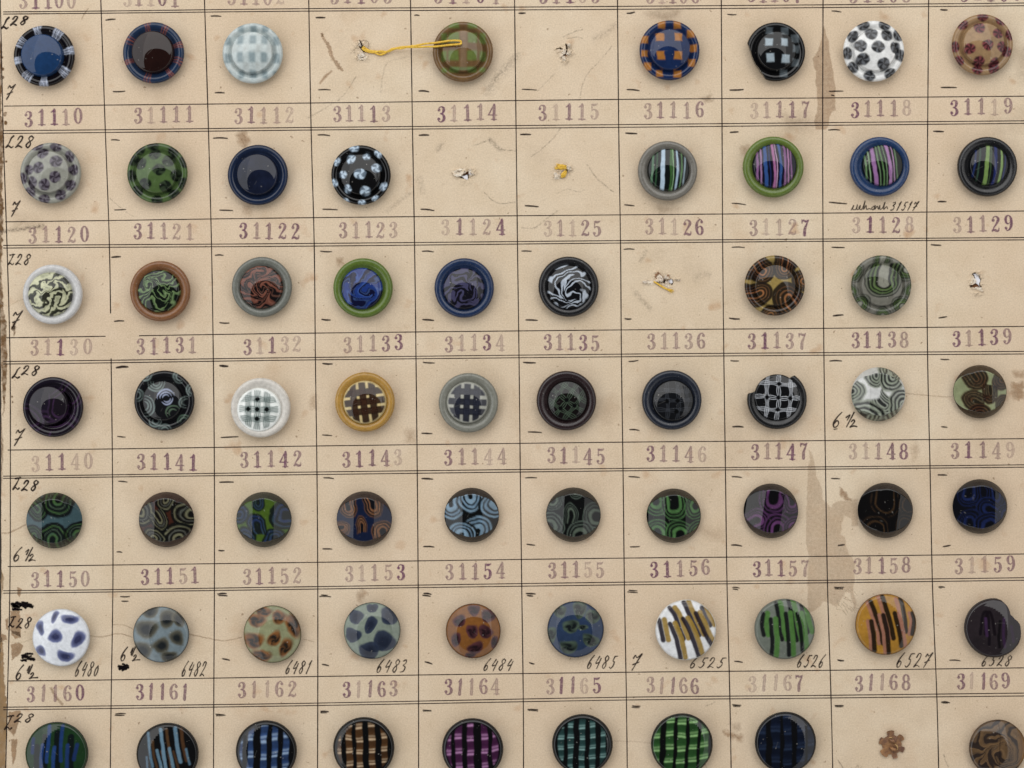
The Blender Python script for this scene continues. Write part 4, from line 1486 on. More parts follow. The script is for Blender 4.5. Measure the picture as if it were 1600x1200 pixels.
def clip_from(lst):
    """lst: (angle in degrees, limit radius) pairs; full radius elsewhere"""
    a = np.array([x[0] for x in lst], float)
    l = np.array([x[1] for x in lst], float)

    def f(th):
        d = np.degrees(th) % 360
        d = np.where(d < a[0], d + 360, d) if a[-1] > 360 else d
        out = np.full(th.shape, 2.0)
        m = (d >= a[0]) & (d <= a[-1])
        out[m] = np.interp(d[m], a, l) + 0.008 * (vnoise(d[m] * 0.25, 0 * d[m], 4) - 0.5)
        return out
    return f


def angs(lst, cx, cy):
    return [math.atan2(b - cy, a - cx) for a, b in lst]


# ---- row of 31110
bowler(31110, 69.3, 87.6, 47.5, 'glass button with plain blue dome and black rim striped in white, above 31110',
       rim_groups((26, 20, 24), (196, 204, 222), angs([(200, 160), (305, 180), (360, 270), (335, 375), (230, 430), (140, 400), (92, 315), (105, 215)], 231, 292), 0.12),
       plain((32, 68, 112), 0.10), off=(-0.04, 0.0))
bowler(31111, 240, 82.5, 47.7, 'glass button with dark brown dome and blue rim striped in rust red, above 31111',
       rim_groups((40, 60, 90), (182, 100, 66), angs([(770, 135), (865, 150), (930, 237), (938, 322), (895, 395), (770, 412), (670, 325), (675, 210)], 800, 275), 0.11, lines=((-0.85, 0.10), (0.0, 0.16), (0.8, 0.10))),
       plain((42, 20, 16), 0.25))
bowler(31112, 395, 83.5, 47, 'pale glass button with cloudy white and grey check, above 31112',
       plaid((186, 193, 191), [(-0.82, .10), (-0.37, .10), (0.03, .11), (0.42, .10), (0.80, .1)], [(-0.80, .12), (-0.40, .15), (0.18, .16), (0.72, .13)], (142, 158, 162), 0.09, (190, 201, 201)))
bowler(31114, 723.3, 81, 47, 'brown and green checked glass button with gold thread across it, above 31114',
       over(plaid((132, 102, 66), [(-0.62, .10), (-0.30, .17), (0.32, .16), (0.66, .10)], [(-0.86, .1), (-0.42, .18), (0.17, .16), (0.62, .08)], (112, 130, 66), 0.08, (118, 90, 56)),
            lambda p: p.lay(sm(np.abs(p.u - 0.02) - 0.10, 0.08) * sm(p.r - 0.66) * 0.5, (150, 128, 104)),
            lambda p: p.lay(sm(np.abs(p.v - 0.60) - 0.05, 0.05) * sm(p.r - 0.68) * 0.55, (120, 146, 100))))
bowler(31116, 1046, 78.8, 46.8, 'blue glass button with orange chequer squares, above 31116',
       squares((30, 52, 96), loc([(175, 150), (247, 150), (178, 222), (245, 222), (183, 98, 14), (245, 100, 14), (298, 135, 14), (118, 158, 14), (306, 190, 14), (118, 210, 13),
                                  (300, 248, 14), (128, 262, 14), (175, 288, 13), (245, 290, 14)], 215, 197, 117), (176, 118, 52)))
bowler(31117, 1212, 81, 46, 'black glass button with four pale squares and a chipped rim, above 31117',
       squares((20, 20, 22), loc([(595, 168, 14), (655, 168, 14), (600, 228, 15), (660, 232, 15)], 626, 200, 115) +
               [q + (0.12, 0.35) for q in loc([(600, 120), (660, 122), (700, 150), (702, 190), (700, 245), (655, 285)], 626, 200, 115)], (160, 174, 182)),
       clip=clip_from([(110, 0.99), (118, 0.90), (135, 0.80), (160, 0.80), (180, 0.84), (192, 0.93), (196, 1.0)]), r0=0.68)
bowler(31118, 1365, 80, 47.5, 'white glass button with black pinwheel spots, above 31118',
       pinwheels((222, 222, 220), (24, 24, 28), loc([(957, 185), (1022, 190), (965, 237), (1045, 255), (1092, 190), (998, 138), (1058, 142), (972, 103), (1052, 100), (930, 145),
                                                    (910, 210), (932, 265), (995, 298), (1075, 288), (1115, 220), (1105, 140)], 1013, 200, 118), (120, 124, 130), 0.205))
bowler(31119, 1534.8, 70, 47.6, 'amber brown glass button with dark red pinwheel spots, above 31119',
       pinwheels((164, 134, 98), (70, 32, 42), loc([(1418, 115), (1490, 135), (1447, 183), (1380, 197), (1507, 188), (1480, 250), (1418, 245), (1435, 68), (1505, 85), (1540, 140),
                                                    (1530, 205), (1415, 275), (1345, 240), (1328, 185), (1360, 100), (1480, 272)], 1437, 175, 119), (150, 76, 84), 0.18, 5, 0.15))
# ---- row of 31120
bowler(31120, 79.5, 270.5, 47.5, 'milky grey glass button with violet pinwheel spots, above 31120',
       pinwheels((158, 158, 148), (58, 46, 62), loc([(232, 138), (303, 178), (215, 212), (300, 260), (178, 287), (243, 300), (160, 222), (365, 150), (295, 100), (200, 98), (388, 220),
                                                    (370, 300), (320, 350), (235, 370), (163, 335), (122, 265)], 265, 235, 158), (128, 120, 132), 0.19), off=(-0.03, -0.02))
bowler(31121, 246, 270.5, 47, 'green glass button with black smoky spots, above 31121',
       pinwheels((88, 112, 64), (20, 28, 24), loc([(742, 188), (838, 222), (765, 297), (885, 175), (813, 140), (870, 310), (925, 250), (800, 95), (905, 128), (960, 180), (690, 250), (700, 170),
                                                  (735, 118), (720, 330), (820, 375), (910, 345), (955, 290)], 820, 235, 157), (70, 84, 62), 0.20, 3, 0.2))
bowler(31122, 403, 273.5, 47, 'plain dark navy glass button, above 31122', plain((34, 48, 76), 0.35, 5), over(plain((28, 36, 60), 0.5, 8)))
bowler(31123, 564, 273.5, 46.5, 'black glass button with icy white feathered spots, above 31123',
       pinwheels((17, 16, 18), (188, 206, 222), loc([(280, 245, 30), (232, 168, 25), (310, 153, 20), (362, 213, 26), (190, 247, 23), (215, 322, 22), (305, 332, 26), (247, 108, 25), (370, 138, 23),
                                                    (157, 178, 23), (143, 287, 22), (398, 307, 23), (357, 370, 20), (287, 390, 20), (205, 380, 18)], 280, 245, 155), (62, 78, 96), 0.16, 3, 0.1))
GREEN, PINK, BLUE, PALEB = (118, 148, 100), (150, 106, 152), (60, 96, 158), (176, 196, 212)
ringed(31126, 1043, 267, 46.5, 'grey ringed glass button with white and green stripes on its dark centre, above 31126', (128, 124, 116),
       stripes((16, 22, 22), [(-0.52, .05, (96, 134, 104)), (-0.38, .03, (60, 96, 66)), (-0.17, .075, (180, 200, 216)), (0.10, .05, (70, 112, 60)), (0.17, .02, (150, 190, 140)), (0.30, .045, (168, 190, 208)),
                              (0.44, .03, (100, 140, 90)), (0.55, .03, (150, 170, 180))], 0.04, 0.05), r0=0.68, off=(0.02, -0.02))
ringed(31127, 1208, 261, 47.5, 'green ringed glass button with pink and blue stripes, above 31127', (106, 126, 52),
       stripes((20, 18, 40), [(-0.54, .05, PINK), (-0.42, .03, (170, 130, 170)), (-0.27, .06, BLUE), (-0.14, .02, (40, 60, 120)), (0.00, .05, (176, 116, 160)), (0.08, .015, (220, 180, 210)),
                              (0.20, .05, BLUE), (0.36, .045, PINK), (0.47, .03, (190, 140, 180)), (0.57, .03, PINK)], -0.05, 0.04), r0=0.70, off=(0.03, -0.02))
ringed(31128, 1374.4, 260.5, 46.5, 'blue ringed glass button with lilac and green stripes, above 31128', (38, 68, 112),
       stripes((20, 26, 20), [(-0.50, .035, (116, 150, 104)), (-0.38, .02, (150, 180, 140)), (-0.22, .07, (164, 120, 170)), (-0.08, .025, (120, 150, 110)), (0.04, .03, (104, 140, 90)), (0.15, .015, (140, 170, 130)),
                              (0.28, .07, (168, 122, 172)), (0.42, .02, (190, 150, 190)), (0.52, .03, (110, 140, 100))], -0.14, 0.03), r0=0.66, off=(0.07, -0.03))
ringed(31129, 1542.4, 260.5, 46.5, 'black ringed glass button with green and blue stripes, above 31129', (32, 32, 35),
       stripes((22, 24, 28), [(-0.48, .04, (40, 54, 104)), (-0.34, .03, (60, 84, 70)), (-0.08, .07, (128, 156, 88)), (0.04, .03, (70, 90, 60)), (0.20, .06, (44, 54, 112)), (0.40, .05, (136, 164, 100)),
                              (0.52, .03, (50, 60, 110))], 0.10, 0.03), r0=0.64, off=(0.02, -0.03))
# ---- row of 31130
ringed(31130, 82.5, 460, 46.5, 'white ringed glass button with black and cream zebra swirls, above 31130', (198, 197, 196),
       swirl((196, 196, 164), [(21, 0.4, 0.05, (30, 30, 26), 0.95), (42, 1.0, 0.75, (120, 126, 96), 0.4)], [(-0.1, -0.35, 2.6, 0.22), (0.25, 0.25, -2.8, 0.2), (-0.35, 0.1, 2.2, 0.22), (0.35, -0.2, -2.0, 0.2), (-0.1, 0.4, 2.2, 0.2)], 1.1, 6, 0.24, 3.2), r0=0.71, off=(-0.06, 0))
ringed(31131, 250.5, 455, 47, 'amber ringed glass button with green curls on a black centre, above 31131', (142, 98, 62),
       swirl((20, 28, 20), [(25, 0.2, 0.45, (108, 134, 88), 0.85), (25, 0.9, 0.85, (150, 172, 120), 0.5)], [(-0.30, -0.15, 4.6, 0.20), (0.12, -0.35, -3.0, 0.2), (0.2, 0.05, 3.4, 0.2), (-0.05, 0.35, -2.4, 0.26), (0.4, 0.3, 2.0, .2)], 0.9, 7, 0.18, 2.6), r0=0.68, off=(-0.02, 0))
ringed(31132, 409.5, 448.5, 47, 'grey ringed glass button with copper pink curls, above 31132', (122, 124, 116),
       swirl((26, 20, 20), [(21, 0.9, 0.25, (138, 86, 70), 0.8), (42, 0.3, 0.8, (170, 118, 98), 0.35)], [(0.05, 0.12, 4.4, 0.26), (0.0, -0.40, -4.0, 0.18), (-0.42, 0.05, 3.2, 0.18), (0.38, -0.1, -2.4, .2), (-0.1, 0.5, 2.2, .2)], 1.4, 8, 0.16, 2.4), r0=0.69, off=(-0.01, 0.01))
ringed(31133, 567.3, 450, 46.5, 'green ringed glass button with deep blue marbled centre, above 31133', (100, 122, 46),
       swirl((18, 22, 62), [(12, 2.6, 0.05, (40, 70, 146), 0.85), (24, 1.8, 0.72, (84, 118, 180), 0.45)], [(0.16, 0.12, 4.2, 0.26), (-0.30, -0.25, -2.6, 0.26), (-0.15, 0.40, 2.4, .24), (0.45, -0.2, 2, .2)], 0.9, 33, 0.22, 2.2), r0=0.67, off=(-0.03, 0.02))
ringed(31134, 725.4, 450, 46.5, 'navy ringed glass button with slate violet swirls, above 31134', (34, 56, 94),
       swirl((22, 20, 32), [(20, 0.1, 0.1, (86, 84, 118), 0.8)], [(0.0, 0.2, -3.4, 0.22), (0.25, -0.15, 3.2, 0.2), (-0.3, -0.15, 2.6, 0.2), (0.0, -0.4, -2.4, .2), (-0.3, .35, -2, .22), (0.4, .25, 2, .2)], 0.8, 10, 0.2, 2.4), r0=0.67, off=(-0.01, 0.03))
ringed(31135, 888.3, 448, 47, 'black ringed glass button with white spiral swirls, above 31135', (34, 33, 36),
       swirl((18, 18, 22), [(22, 0.3, 0.50, (190, 200, 212), 0.85)], [(0.12, 0.22, 4.6, 0.30), (-0.3, -0.1, 2.4, 0.26), (0.35, -0.2, -2.0, .26), (-.15, .42, 1.6, .2)], 1.2, 12, 0.2, 2.2), r0=0.70, off=(0.01, 0.01))
BR = [(0.0, .22, (40, 30, 24)), (.22, .34, (180, 120, 76)), (.34, .50, (34, 26, 24)), (.50, .58, (150, 100, 64)), (.58, .74, (32, 24, 24)), (.74, .80, (120, 80, 54)), (.80, 1.0, (40, 30, 26))]
bowler(31137, 1210.4, 446, 47, 'tortoise brown glass button with banded agate arcs, above 31137',
       agate((160, 138, 80), [(-0.80, -0.62, .46, 1, 2.3), (-0.96, 0.30, .40, 1, 1.6), (0.96, -0.16, .42, 1, -1.6), (0.50, -0.90, .40, 1, 3.3), (-0.16, 1.0, .34, 1, 0.1), (0.80, 0.56, .3, 1, -0.6), (-0.44, -0.46, .40, 1, 2.3), (0.30, -0.56, .44, 1, 3.5), (-0.52, 0.28, .44, 1, 1.0), (0.40, 0.46, .56, 1, -0.5)], [BR], 13, 0.04, grow=0.96), top=0.48)
GS = [(0.0, .30, (150, 150, 136)), (.30, .40, (24, 28, 22)), (.40, .52, (104, 130, 70)), (.52, .60, (22, 26, 22)), (.60, .72, (92, 116, 66)), (.72, .80, (24, 28, 24)), (.80, .90, (120, 124, 108)), (.90, .97, (40, 42, 38))]
bowler(31138, 1377, 446, 47, 'grey glass button with green and black contour lines, above 31138',
       agate((128, 126, 116), [(-0.92, -0.44, .38, 1, 1.9), (0.84, -0.46, .42, 1, -1.9), (-0.70, 0.62, .40, 1, 0.8), (0.66, 0.72, .36, 1, -0.7), (0.05, -0.86, .30, 1, 0.1), (1.0, 0.20, .26, 1, -1.6), (0.05, 1.02, .30, 1, 0.1), (-1.0, 0.16, .26, 1, 1.6), (0.05, -0.10, .56, 0.8, 3.14)], [GS], 15, 0.07, grow=1.0), top=0.46)
# ---- row of 31140
DV = [(0.0, .5, (34, 26, 36)), (.5, .66, (76, 50, 84)), (.66, .85, (30, 22, 32)), (.85, 1.0, (64, 46, 72))]
bowler(31140, 83, 636, 47, 'very dark violet glass button with faint rings, above 31140',
       agate((34, 27, 42), [(-0.2, 0.55, .4, 1, 0.3), (0.3, 0.10, .4, 1, 3.3), (0.66, -0.52, .42, 1, 0.6), (-0.7, 0.4, .4, 1, 2.2), (0.5, 0.8, .4, 1, 1)], [DV], 17, 0.05), off=(-0.12, -0.05), r0=0.66)
WB = [(0.0, .34, (20, 20, 24)), (.34, .46, (120, 130, 140)), (.46, .60, (22, 22, 26)), (.60, .70, (128, 142, 140)), (.70, .84, (22, 22, 26)), (.84, .92, (92, 104, 100))]
WB2 = [(0.0, .30, (20, 20, 24)), (.30, .44, (176, 186, 214)), (.44, .56, (22, 22, 26)), (.56, .68, (170, 180, 208)), (.68, .80, (22, 22, 26)), (.80, .90, (150, 160, 190))]
def arcs(base, lst, vary=0.12, seed=3):
    """crescents: (x, y, radius, width, from, to in degrees, colour)"""
    def f(p):
        p.fill(base, vary, seed)
        u, v = warp(p, 0.03, 3, seed)
        for i, (x, y, rr, ww, a0, a1, cc) in enumerate(lst):
            x_, y_ = u - x, v - y
            t = ((np.degrees(np.arctan2(y_, x_)) - a0) % 360) / (a1 - a0)
            taper = np.clip(np.sin(np.clip(t, 0, 1) * math.pi), 0, 1) ** 0.7 * (t <= 1)
            d = np.abs(np.hypot(x_, y_) - rr * (1 + 0.12 * t)) - ww * taper
            p.lay(sm(d, 0.035) * (taper > 0) * (0.55 + 0.35 * fbm(u * 4, v * 4, i)), cc)
    return f


G1, G2 = (140, 156, 152), (182, 192, 220)
AL = []
for x, y, a0, a1, rs, cc in [(-0.22, -0.62, -10, 190, (.12, .20, .28), G1), (-0.62, 0.16, -90, 100, (.14, .23, .33), G1), (0.10, -0.12, 165, 350, (.09, .17, .25), G2),
                             (0.14, -0.06, -20, 150, (.10, .17), G2), (0.34, 0.40, 140, 330, (.12, .22), (112, 136, 112)), (-0.28, 0.66, -20, 200, (.10, .18), G1),
                             (0.72, 0.06, 80, 300, (.10, .18), G1), (0.52, -0.80, 60, 260, (.12, .2), G1), (-0.90, -0.20, -90, 90, (.12, .2), G1), (0.66, 0.70, 160, 330, (.12, .2), (104, 128, 110)),
                             (0.02, 1.0, 190, 350, (.12, .2), G1), (-0.60, -0.88, 0, 160, (.1, .2), G1), (0.95, -0.35, 100, 260, (.12, .2), G1)]:
    for q in rs:
        AL.append((x, y, q, 0.028, a0, a1, cc))
bowler(31141, 257, 626, 47, 'black glass button with pale crescent curls and one bright pinwheel, above 31141', arcs((26, 26, 30), AL), off=(-0.03, 0.0), r0=0.68)
ringed(31142, 407.4, 637, 46.5, 'white ringed glass button with dark green lattice on white, above 31142', (204, 199, 191),
       weave((226, 228, 224), (44, 66, 62), (14, 22, 20), (-0.34, -0.04, 0.28), (-0.36, -0.02, 0.30), 0.68, (-0.05, 0.07), 0.02, ((-0.34, -0.02), (-0.04, -0.02), (0.28, -0.02), (-0.04, -0.36), (-0.04, 0.30)), 0.85, 4, 0.05, 0.007,
             (120, 140, 136), 0.4), r0=0.71, off=(-0.05, 0.07), top=0.46)
ringed(31143, 570.3, 628, 46.5, 'golden amber ringed glass button with dark brown lattice, above 31143', (182, 142, 66),
       weave((206, 186, 136), (96, 62, 40), (24, 16, 14), (-0.34, -0.02, 0.30), (-0.34, -0.02, 0.30), 0.70, (0, 0.01), -0.12, (), 0.6, 4, 0.050, 0.007, (44, 26, 20), 0.95), r0=0.70, off=(0, 0.01))
ringed(31144, 732, 629.3, 46.5, 'grey ringed glass button with blue black lattice, above 31144', (136, 136, 126),
       weave((170, 170, 160), (70, 74, 88), (16, 18, 28), (-0.34, -0.02, 0.30), (-0.36, -0.02, 0.30), 0.66, (-0.03, -0.01), 0.05, (), 0.5, 4, 0.047, 0.010, (30, 32, 46), 0.95), r0=0.67, off=(-0.03, -0.01))
ringed(31145, 885, 626, 46.5, 'maroon ringed glass button with slanting green lattice on black, above 31145', (52, 36, 38),
       weave((24, 18, 18), (104, 126, 104), (10, 10, 10), (-0.36, -0.04, 0.28), (-0.34, 0.0, 0.34), 0.64, (0.03, 0.0), 0.62, ((-0.04, 0.0), (-0.36, 0.0), (0.28, 0.0), (-0.04, 0.34)), 0.8, 3, 0.055, 0.007), r0=0.65, off=(0.03, 0))
ringed(31146, 1049.6, 625, 46.5, 'black ringed glass button with grey lattice on black, above 31146', (40, 46, 60),
       weave((22, 23, 27), (92, 96, 104), (8, 8, 10), (-0.20, 0.16, 0.44), (-0.34, -0.02, 0.30), 0.66, (0.03, 0.02), 0.0, ((-0.22, 0.02), (0.14, 0.0), (0.1, 0.36)), 0.7, 3, 0.05, 0.006), r0=0.67, off=(0.03, 0.02))
ringed(31147, 1214, 624, 46.5, 'broken black ringed glass button with bold white lattice, above 31147', (26, 26, 28),
       weave((20, 20, 22), (224, 228, 234), (10, 10, 12), (-0.36, 0.02, 0.42), (-0.46, 0.0, 0.40), 0.80, (0.0, -0.06), 0.05, ((-0.36, 0.0), (0.02, 0.0), (0.42, 0.0), (0.02, -0.46), (0.02, 0.40)), 0.95, 3, 0.052, 0.006), r0=0.745, top=0.42, off=(0.0, -0.07),
       clip=clip_from([(190, 1.02), (196, 0.84), (206, 0.70), (270, 0.70), (300, 0.78), (306, 1.02)]))
ZB = [(0.0, .16, (20, 24, 22)), (.16, .28, (158, 165, 148)), (.30, .42, (20, 24, 22)), (.42, .54, (150, 160, 138)), (.56, .67, (20, 24, 22)), (.67, .78, (160, 168, 150)), (.80, .90, (22, 26, 24)), (.90, 1.0, (150, 156, 140))]
faceted(31148, 1373, 616, 42, 'white glass button with black and sage zebra whorls, above 31148',
        agate((204, 204, 202), [(-0.15, -0.66, .40, 1, 3.0), (0.52, -0.66, .60, 1, 3.6), (0.14, 0.42, .44, 1, 2.4), (-0.98, -0.12, .48, 1, 1.57), (0.84, 0.42, .56, 1, -1.5), (-0.55, 0.92, .72, 1, 0.2)], [ZB], 21, 0.06, grow=1.0), (150, 150, 140),
        edgepat=agate((190, 190, 186), [(0.2, 1.0, .6, 1, 1), (-0.5, 0.8, .5, 1, 2), (0.5, -0.9, .5, 1, 4)], [ZB], 21, 0.06), half=0.40)
BB = [(0.0, .18, (30, 18, 14)), (.18, .28, (110, 70, 44)), (.28, .44, (34, 20, 18)), (.44, .54, (96, 62, 42)), (.54, .70, (36, 22, 18)), (.70, .80, (104, 68, 44)), (.80, .94, (34, 22, 18)), (.94, 1.0, (90, 64, 40))]
faceted(31149, 1532, 612, 41.5, 'pale green glass button with chocolate brown banded patches, above 31149',
        agate((146, 152, 116), [(-0.20, -0.50, .42, 1.0, 2.5), (0.80, -0.46, .38, 1, 3.6), (0.30, 0.06, .40, 1.3, 3.2), (-0.30, 0.32, .38, 1.1, -1.0), (0.85, 0.40, .30, 1, -0.5), (-0.1, 0.92, .44, 1, 0.1)], [BB], 23, 0.05, grow=1.1), (70, 54, 36), half=0.36)
# ---- row of 31150
def banded(dk, a_, b_=None):
    b_ = b_ or a_
    return [(0.0, .20, dk), (.20, .36, a_), (.36, .50, dk), (.50, .58, b_), (.58, .74, dk), (.74, .84, a_), (.84, 1.0, dk)]


def bold(dk, a_, b_=None):
    b_ = b_ or a_
    return [(0.0, .30, dk), (.30, .52, a_), (.52, .64, dk), (.64, .74, b_), (.74, .86, dk), (.86, .93, b_)]


K = (14, 17, 16)
p50 = agate((74, 98, 104), [(0.05, -1.0, .4, 1, 0.3), (-0.59, -0.42, .46, 1, 2.6), (0.16, -0.72, .62, 1, 3.3), (0.02, 0.66, .60, 1, 0.1), (-0.70, 0.52, .38, 1, 0.1), (0.90, 0.50, .44, 1, -0.5)],
            [banded(K, (76, 108, 60), (84, 102, 80))], 25, 0.06, grow=0.98)
faceted(31150, 84, 813.5, 43.5, 'grey blue glass button with black and green banded whorls, above 31150', p50, (70, 78, 78), rot=0.0, half=0.38, shift=0.0, edgepat=p50)
p51 = agate((72, 38, 26), [(-0.87, -0.28, .46, 1, 1.6), (0.02, -0.70, .36, 1, 3.1), (0.82, -0.24, .50, 1, -1.57), (-0.17, 0.0, .32, 1.2, 2.6), (0.45, 0.67, .50, 1, 0.0), (-0.40, 0.64, .34, 1, 0.3)],
            [banded(K, (132, 132, 104), (118, 122, 112))], 27, 0.06)
faceted(31151, 259.5, 812, 43, 'brown glass button with olive and black banded whorls, above 31151', p51, (70, 52, 46), rot=0.03, half=0.36, shift=-0.02, edgepat=over(plain((64, 46, 40), 0.3)))
p52 = agate((78, 104, 34), [(-0.83, -0.17, .38, 1, 1.57), (-0.16, -0.60, .28, 1, 3.1), (0.75, -0.17, .55, 1, -1.57), (-0.22, 0.16, .40, 1.2, 0.0), (0.42, 0.60, .34, 1, 0.0), (-0.65, 0.66, .36, 1, 0.4)],
            [[(0.0, .30, (20, 24, 36)), (.30, .50, (42, 58, 104)), (.50, .66, (18, 24, 34)), (.66, .84, (38, 54, 98)), (.84, 1.0, (20, 28, 30))]], 29, 0.07, grow=0.98)
faceted(31152, 412, 812, 43, 'bright green glass button with blue and black whorls, above 31152', p52, (62, 62, 52), rot=0.02, half=0.38, shift=0.0)
p53 = agate((24, 36, 66), [(-0.57, -0.40, .36, 1, 2.9), (0.34, -0.46, .44, 1, 3.14), (-0.12, 0.18, .36, 1.5, -0.3), (-0.80, 0.34, .32, 1, 1.5), (0.66, 0.44, .42, 1, -0.3)],
            [[(0.0, .28, (18, 18, 22)), (.28, .46, (150, 104, 66)), (.46, .58, (20, 18, 22)), (.58, .70, (160, 112, 72)), (.70, .82, (22, 20, 24)), (.82, .90, (120, 84, 60))]], 31, 0.05, grow=1.0)
faceted(31153, 569, 811, 43, 'dark blue glass button with copper brown whorls, above 31153', p53, (62, 50, 46), rot=0.02, half=0.36, shift=0.0)
p54 = agate((16, 17, 20), [(-0.74, -0.36, .52, 1, 2.7), (-0.05, -0.64, .50, 1, 3.14), (0.86, -0.40, .52, 1, -2.3), (0.23, 0.54, .52, 1, 0.1), (-0.38, 0.68, .44, 1, 0.0)],
            [[(0.0, .14, K), (.14, .42, (138, 166, 186)), (.42, .52, K), (.52, .66, (128, 156, 178)), (.66, .76, K), (.76, .90, (132, 160, 180)), (.90, 1.0, K)]], 33, 0.05)
faceted(31154, 737, 805, 42.5, 'black glass button with bold ice blue whorls, above 31154', p54, (52, 46, 42), rot=0.0, half=0.36, shift=0.03, edgepat=over(plain((50, 44, 40), 0.3)))
p55 = agate((15, 16, 16), [(-0.79, -0.55, .36, 1, 3.1), (0.10, -0.90, .30, 1, 3.1), (-0.11, -0.10, .32, 1.2, 0.0), (-0.84, 0.40, .46, 1, 0.8), (0.82, 0.07, .46, 1, -1.6), (0.26, 0.68, .44, 1, 0.0)],
            [bold(K, (104, 116, 102), (96, 108, 98))], 35, 0.05)
faceted(31155, 896, 804.5, 42.5, 'black glass button with faint grey green whorls, above 31155', p55, (56, 52, 46), rot=0.06, half=0.36, shift=0.0)
p56 = agate((12, 14, 13), [(-0.62, -0.50, .46, 1, 2.8), (0.02, -0.37, .48, 1, 3.14), (0.79, -0.36, .42, 1, 3.5), (-0.60, 0.60, .46, 1, 0.1), (0.20, 0.64, .46, 1, 0.0), (0.94, 0.58, .42, 1, -0.4)],
            [bold(K, (94, 140, 82), (84, 124, 76))], 37, 0.04)
faceted(31156, 1053, 806, 42.3, 'black glass button with leaf green crescents, above 31156', p56, (60, 54, 44), rot=0.0, half=0.37, shift=0.04)
p57 = agate((13, 12, 15), [(0.07, -0.39, .50, 1, 3.0), (0.74, -0.28, .36, 1, 3.1), (-0.54, 0.34, .42, 1, 0.9), (0.20, 0.58, .50, 1, 0.0), (0.82, 0.58, .36, 1, -0.3)],
            [bold((14, 12, 15), (112, 68, 116), (96, 58, 102))], 39, 0.05)
faceted(31157, 1205, 798.4, 42.5, 'black glass button with purple crescents, above 31157', p57, (56, 48, 44), rot=0.16, half=0.34, shift=0.03)
p58 = agate((14, 12, 12), [(-0.05, -0.24, .52, 1, 3.0), (0.85, -0.2, .46, 1, -1.6), (-0.42, 0.72, .56, 1, 0.4), (0.72, 0.55, .42, 1, 0.0)],
            [[(0.0, .52, (14, 12, 12)), (.52, .60, (92, 68, 42)), (.60, .78, (14, 12, 12)), (.78, .84, (80, 60, 40)), (.84, 1, (16, 13, 13))]], 41, 0.05)
faceted(31158, 1384, 797.6, 43, 'black glass button with thin faint brown arcs, above 31158', p58, (52, 44, 40), rot=0.12, half=0.34, shift=0.08)
p59 = agate((14, 15, 24), [(-0.45, -0.40, .36, 1, 3.1), (0.55, -0.42, .42, 1, 3.1), (0.22, 0.06, .44, 1, -1.2), (-0.42, 0.50, .40, 1, 0.2), (0.26, 0.66, .44, 1, 0.0), (0.9, 0.3, .36, 1, -1.2)],
            [bold((13, 14, 22), (32, 46, 94), (28, 40, 84))], 43, 0.05)
faceted(31159, 1532, 791.6, 42.5, 'black glass button with deep blue whorls, above 31159', p59, (52, 46, 42), rot=0.02, half=0.37, shift=0.12)
# ---- row of 31160
lens(31160, 95.4, 996.4, 44.5, 'white glass button with violet blue spots, above 31160',
     blobs((216, 219, 224), loc([(290, 180), (365, 190), (218, 235), (300, 278), (410, 295), (222, 358), (345, 382), (345, 412)], 318, 288, 148) and
           [(-0.19, -0.73, .11, .22, 0.3), (0.32, -0.66, .30, .15, 0.1), (-0.68, -0.36, .14, .26, -0.3), (-0.12, -0.07, .26, .22, -0.9), (0.62, 0.05, .22, .32, 0.5), (-0.66, 0.47, .16, .22, -0.6), (0.18, 0.64, .30, .20, 0.2)],
           (36, 42, 92), (120, 128, 172), 0.16, 3, 0.04), (196, 198, 200), 0.42, sh=0.14)
lens(31161, 251.4, 991.6, 43.5, 'blue grey glass button with smoky black spots, above 31161',
     blobs((128, 142, 148), [(0.25, -0.56, .28, .32, 0.1), (-0.48, -0.20, .44, .32, -0.1), (0.62, 0.10, .24, .30, -0.5), (0.06, 0.38, .32, .26, -0.5), (-0.64, 0.55, .36, .30, 0.1), (0.32, 0.80, .30, .22, 0), (-0.36, -0.82, .34, .2, -0.3), (0.66, -0.55, .2, .28, -.6)],
           (26, 30, 32), (108, 104, 88), 0.20, 5, 0.06), (50, 50, 48))
lens(31162, 425.4, 991, 44.7, 'pale olive glass button with tortoiseshell brown spots, above 31162',
     blobs((148, 150, 116), [(-0.32, -0.80, .30, .18, 0.2), (0.24, -0.58, .26, .24, 0.2), (-0.52, -0.48, .34, .22, 0.2), (0.76, -0.30, .26, .44, -0.3), (-0.62, 0.22, .38, .28, 0.1), (0.12, 0.14, .28, .20, -0.9), (-0.36, 0.76, .36, .24, 0.1), (0.48, 0.46, .20, .34, 0.4)],
           (34, 18, 18), (146, 94, 48), 0.22, 7, 0.15, 0.35), (70, 66, 44))
lens(31163, 581.4, 985.6, 44, 'sage green glass button with slate blue patches, above 31163',
     blobs((138, 149, 136), [(0.0, -0.82, .22, .16, 0), (-0.56, -0.50, .26, .24, 0.2), (0.62, -0.52, .34, .30, 0.4), (-0.05, -0.24, .20, .32, 0.5), (-0.66, 0.16, .30, .26, 0.2), (0.42, 0.38, .42, .36, 0.6), (-0.10, 0.72, .36, .34, -0.2)],
           (28, 36, 62), (56, 66, 88), 0.10, 9, 0.06), (60, 66, 62))
lens(31164, 739.5, 986, 42.5, 'amber glass button with dark violet spots, above 31164',
     blobs((140, 92, 42), [(0.02, -0.76, .22, .20, 0), (0.56, -0.56, .28, .24, 0.3), (-0.50, -0.38, .26, .20, -0.4), (-0.04, 0.0, .22, .26, 0.1), (0.44, 0.02, .28, .22, 0.6), (-0.64, 0.32, .18, .28, 0.1), (0.10, 0.62, .32, .22, -0.5), (0.78, 0.42, .14, .24, 0.2), (-.1, .9, .2, .1, 0)],
           (30, 16, 30), (92, 54, 62), 0.16, 11, 0.12, 0.3), (72, 42, 24))
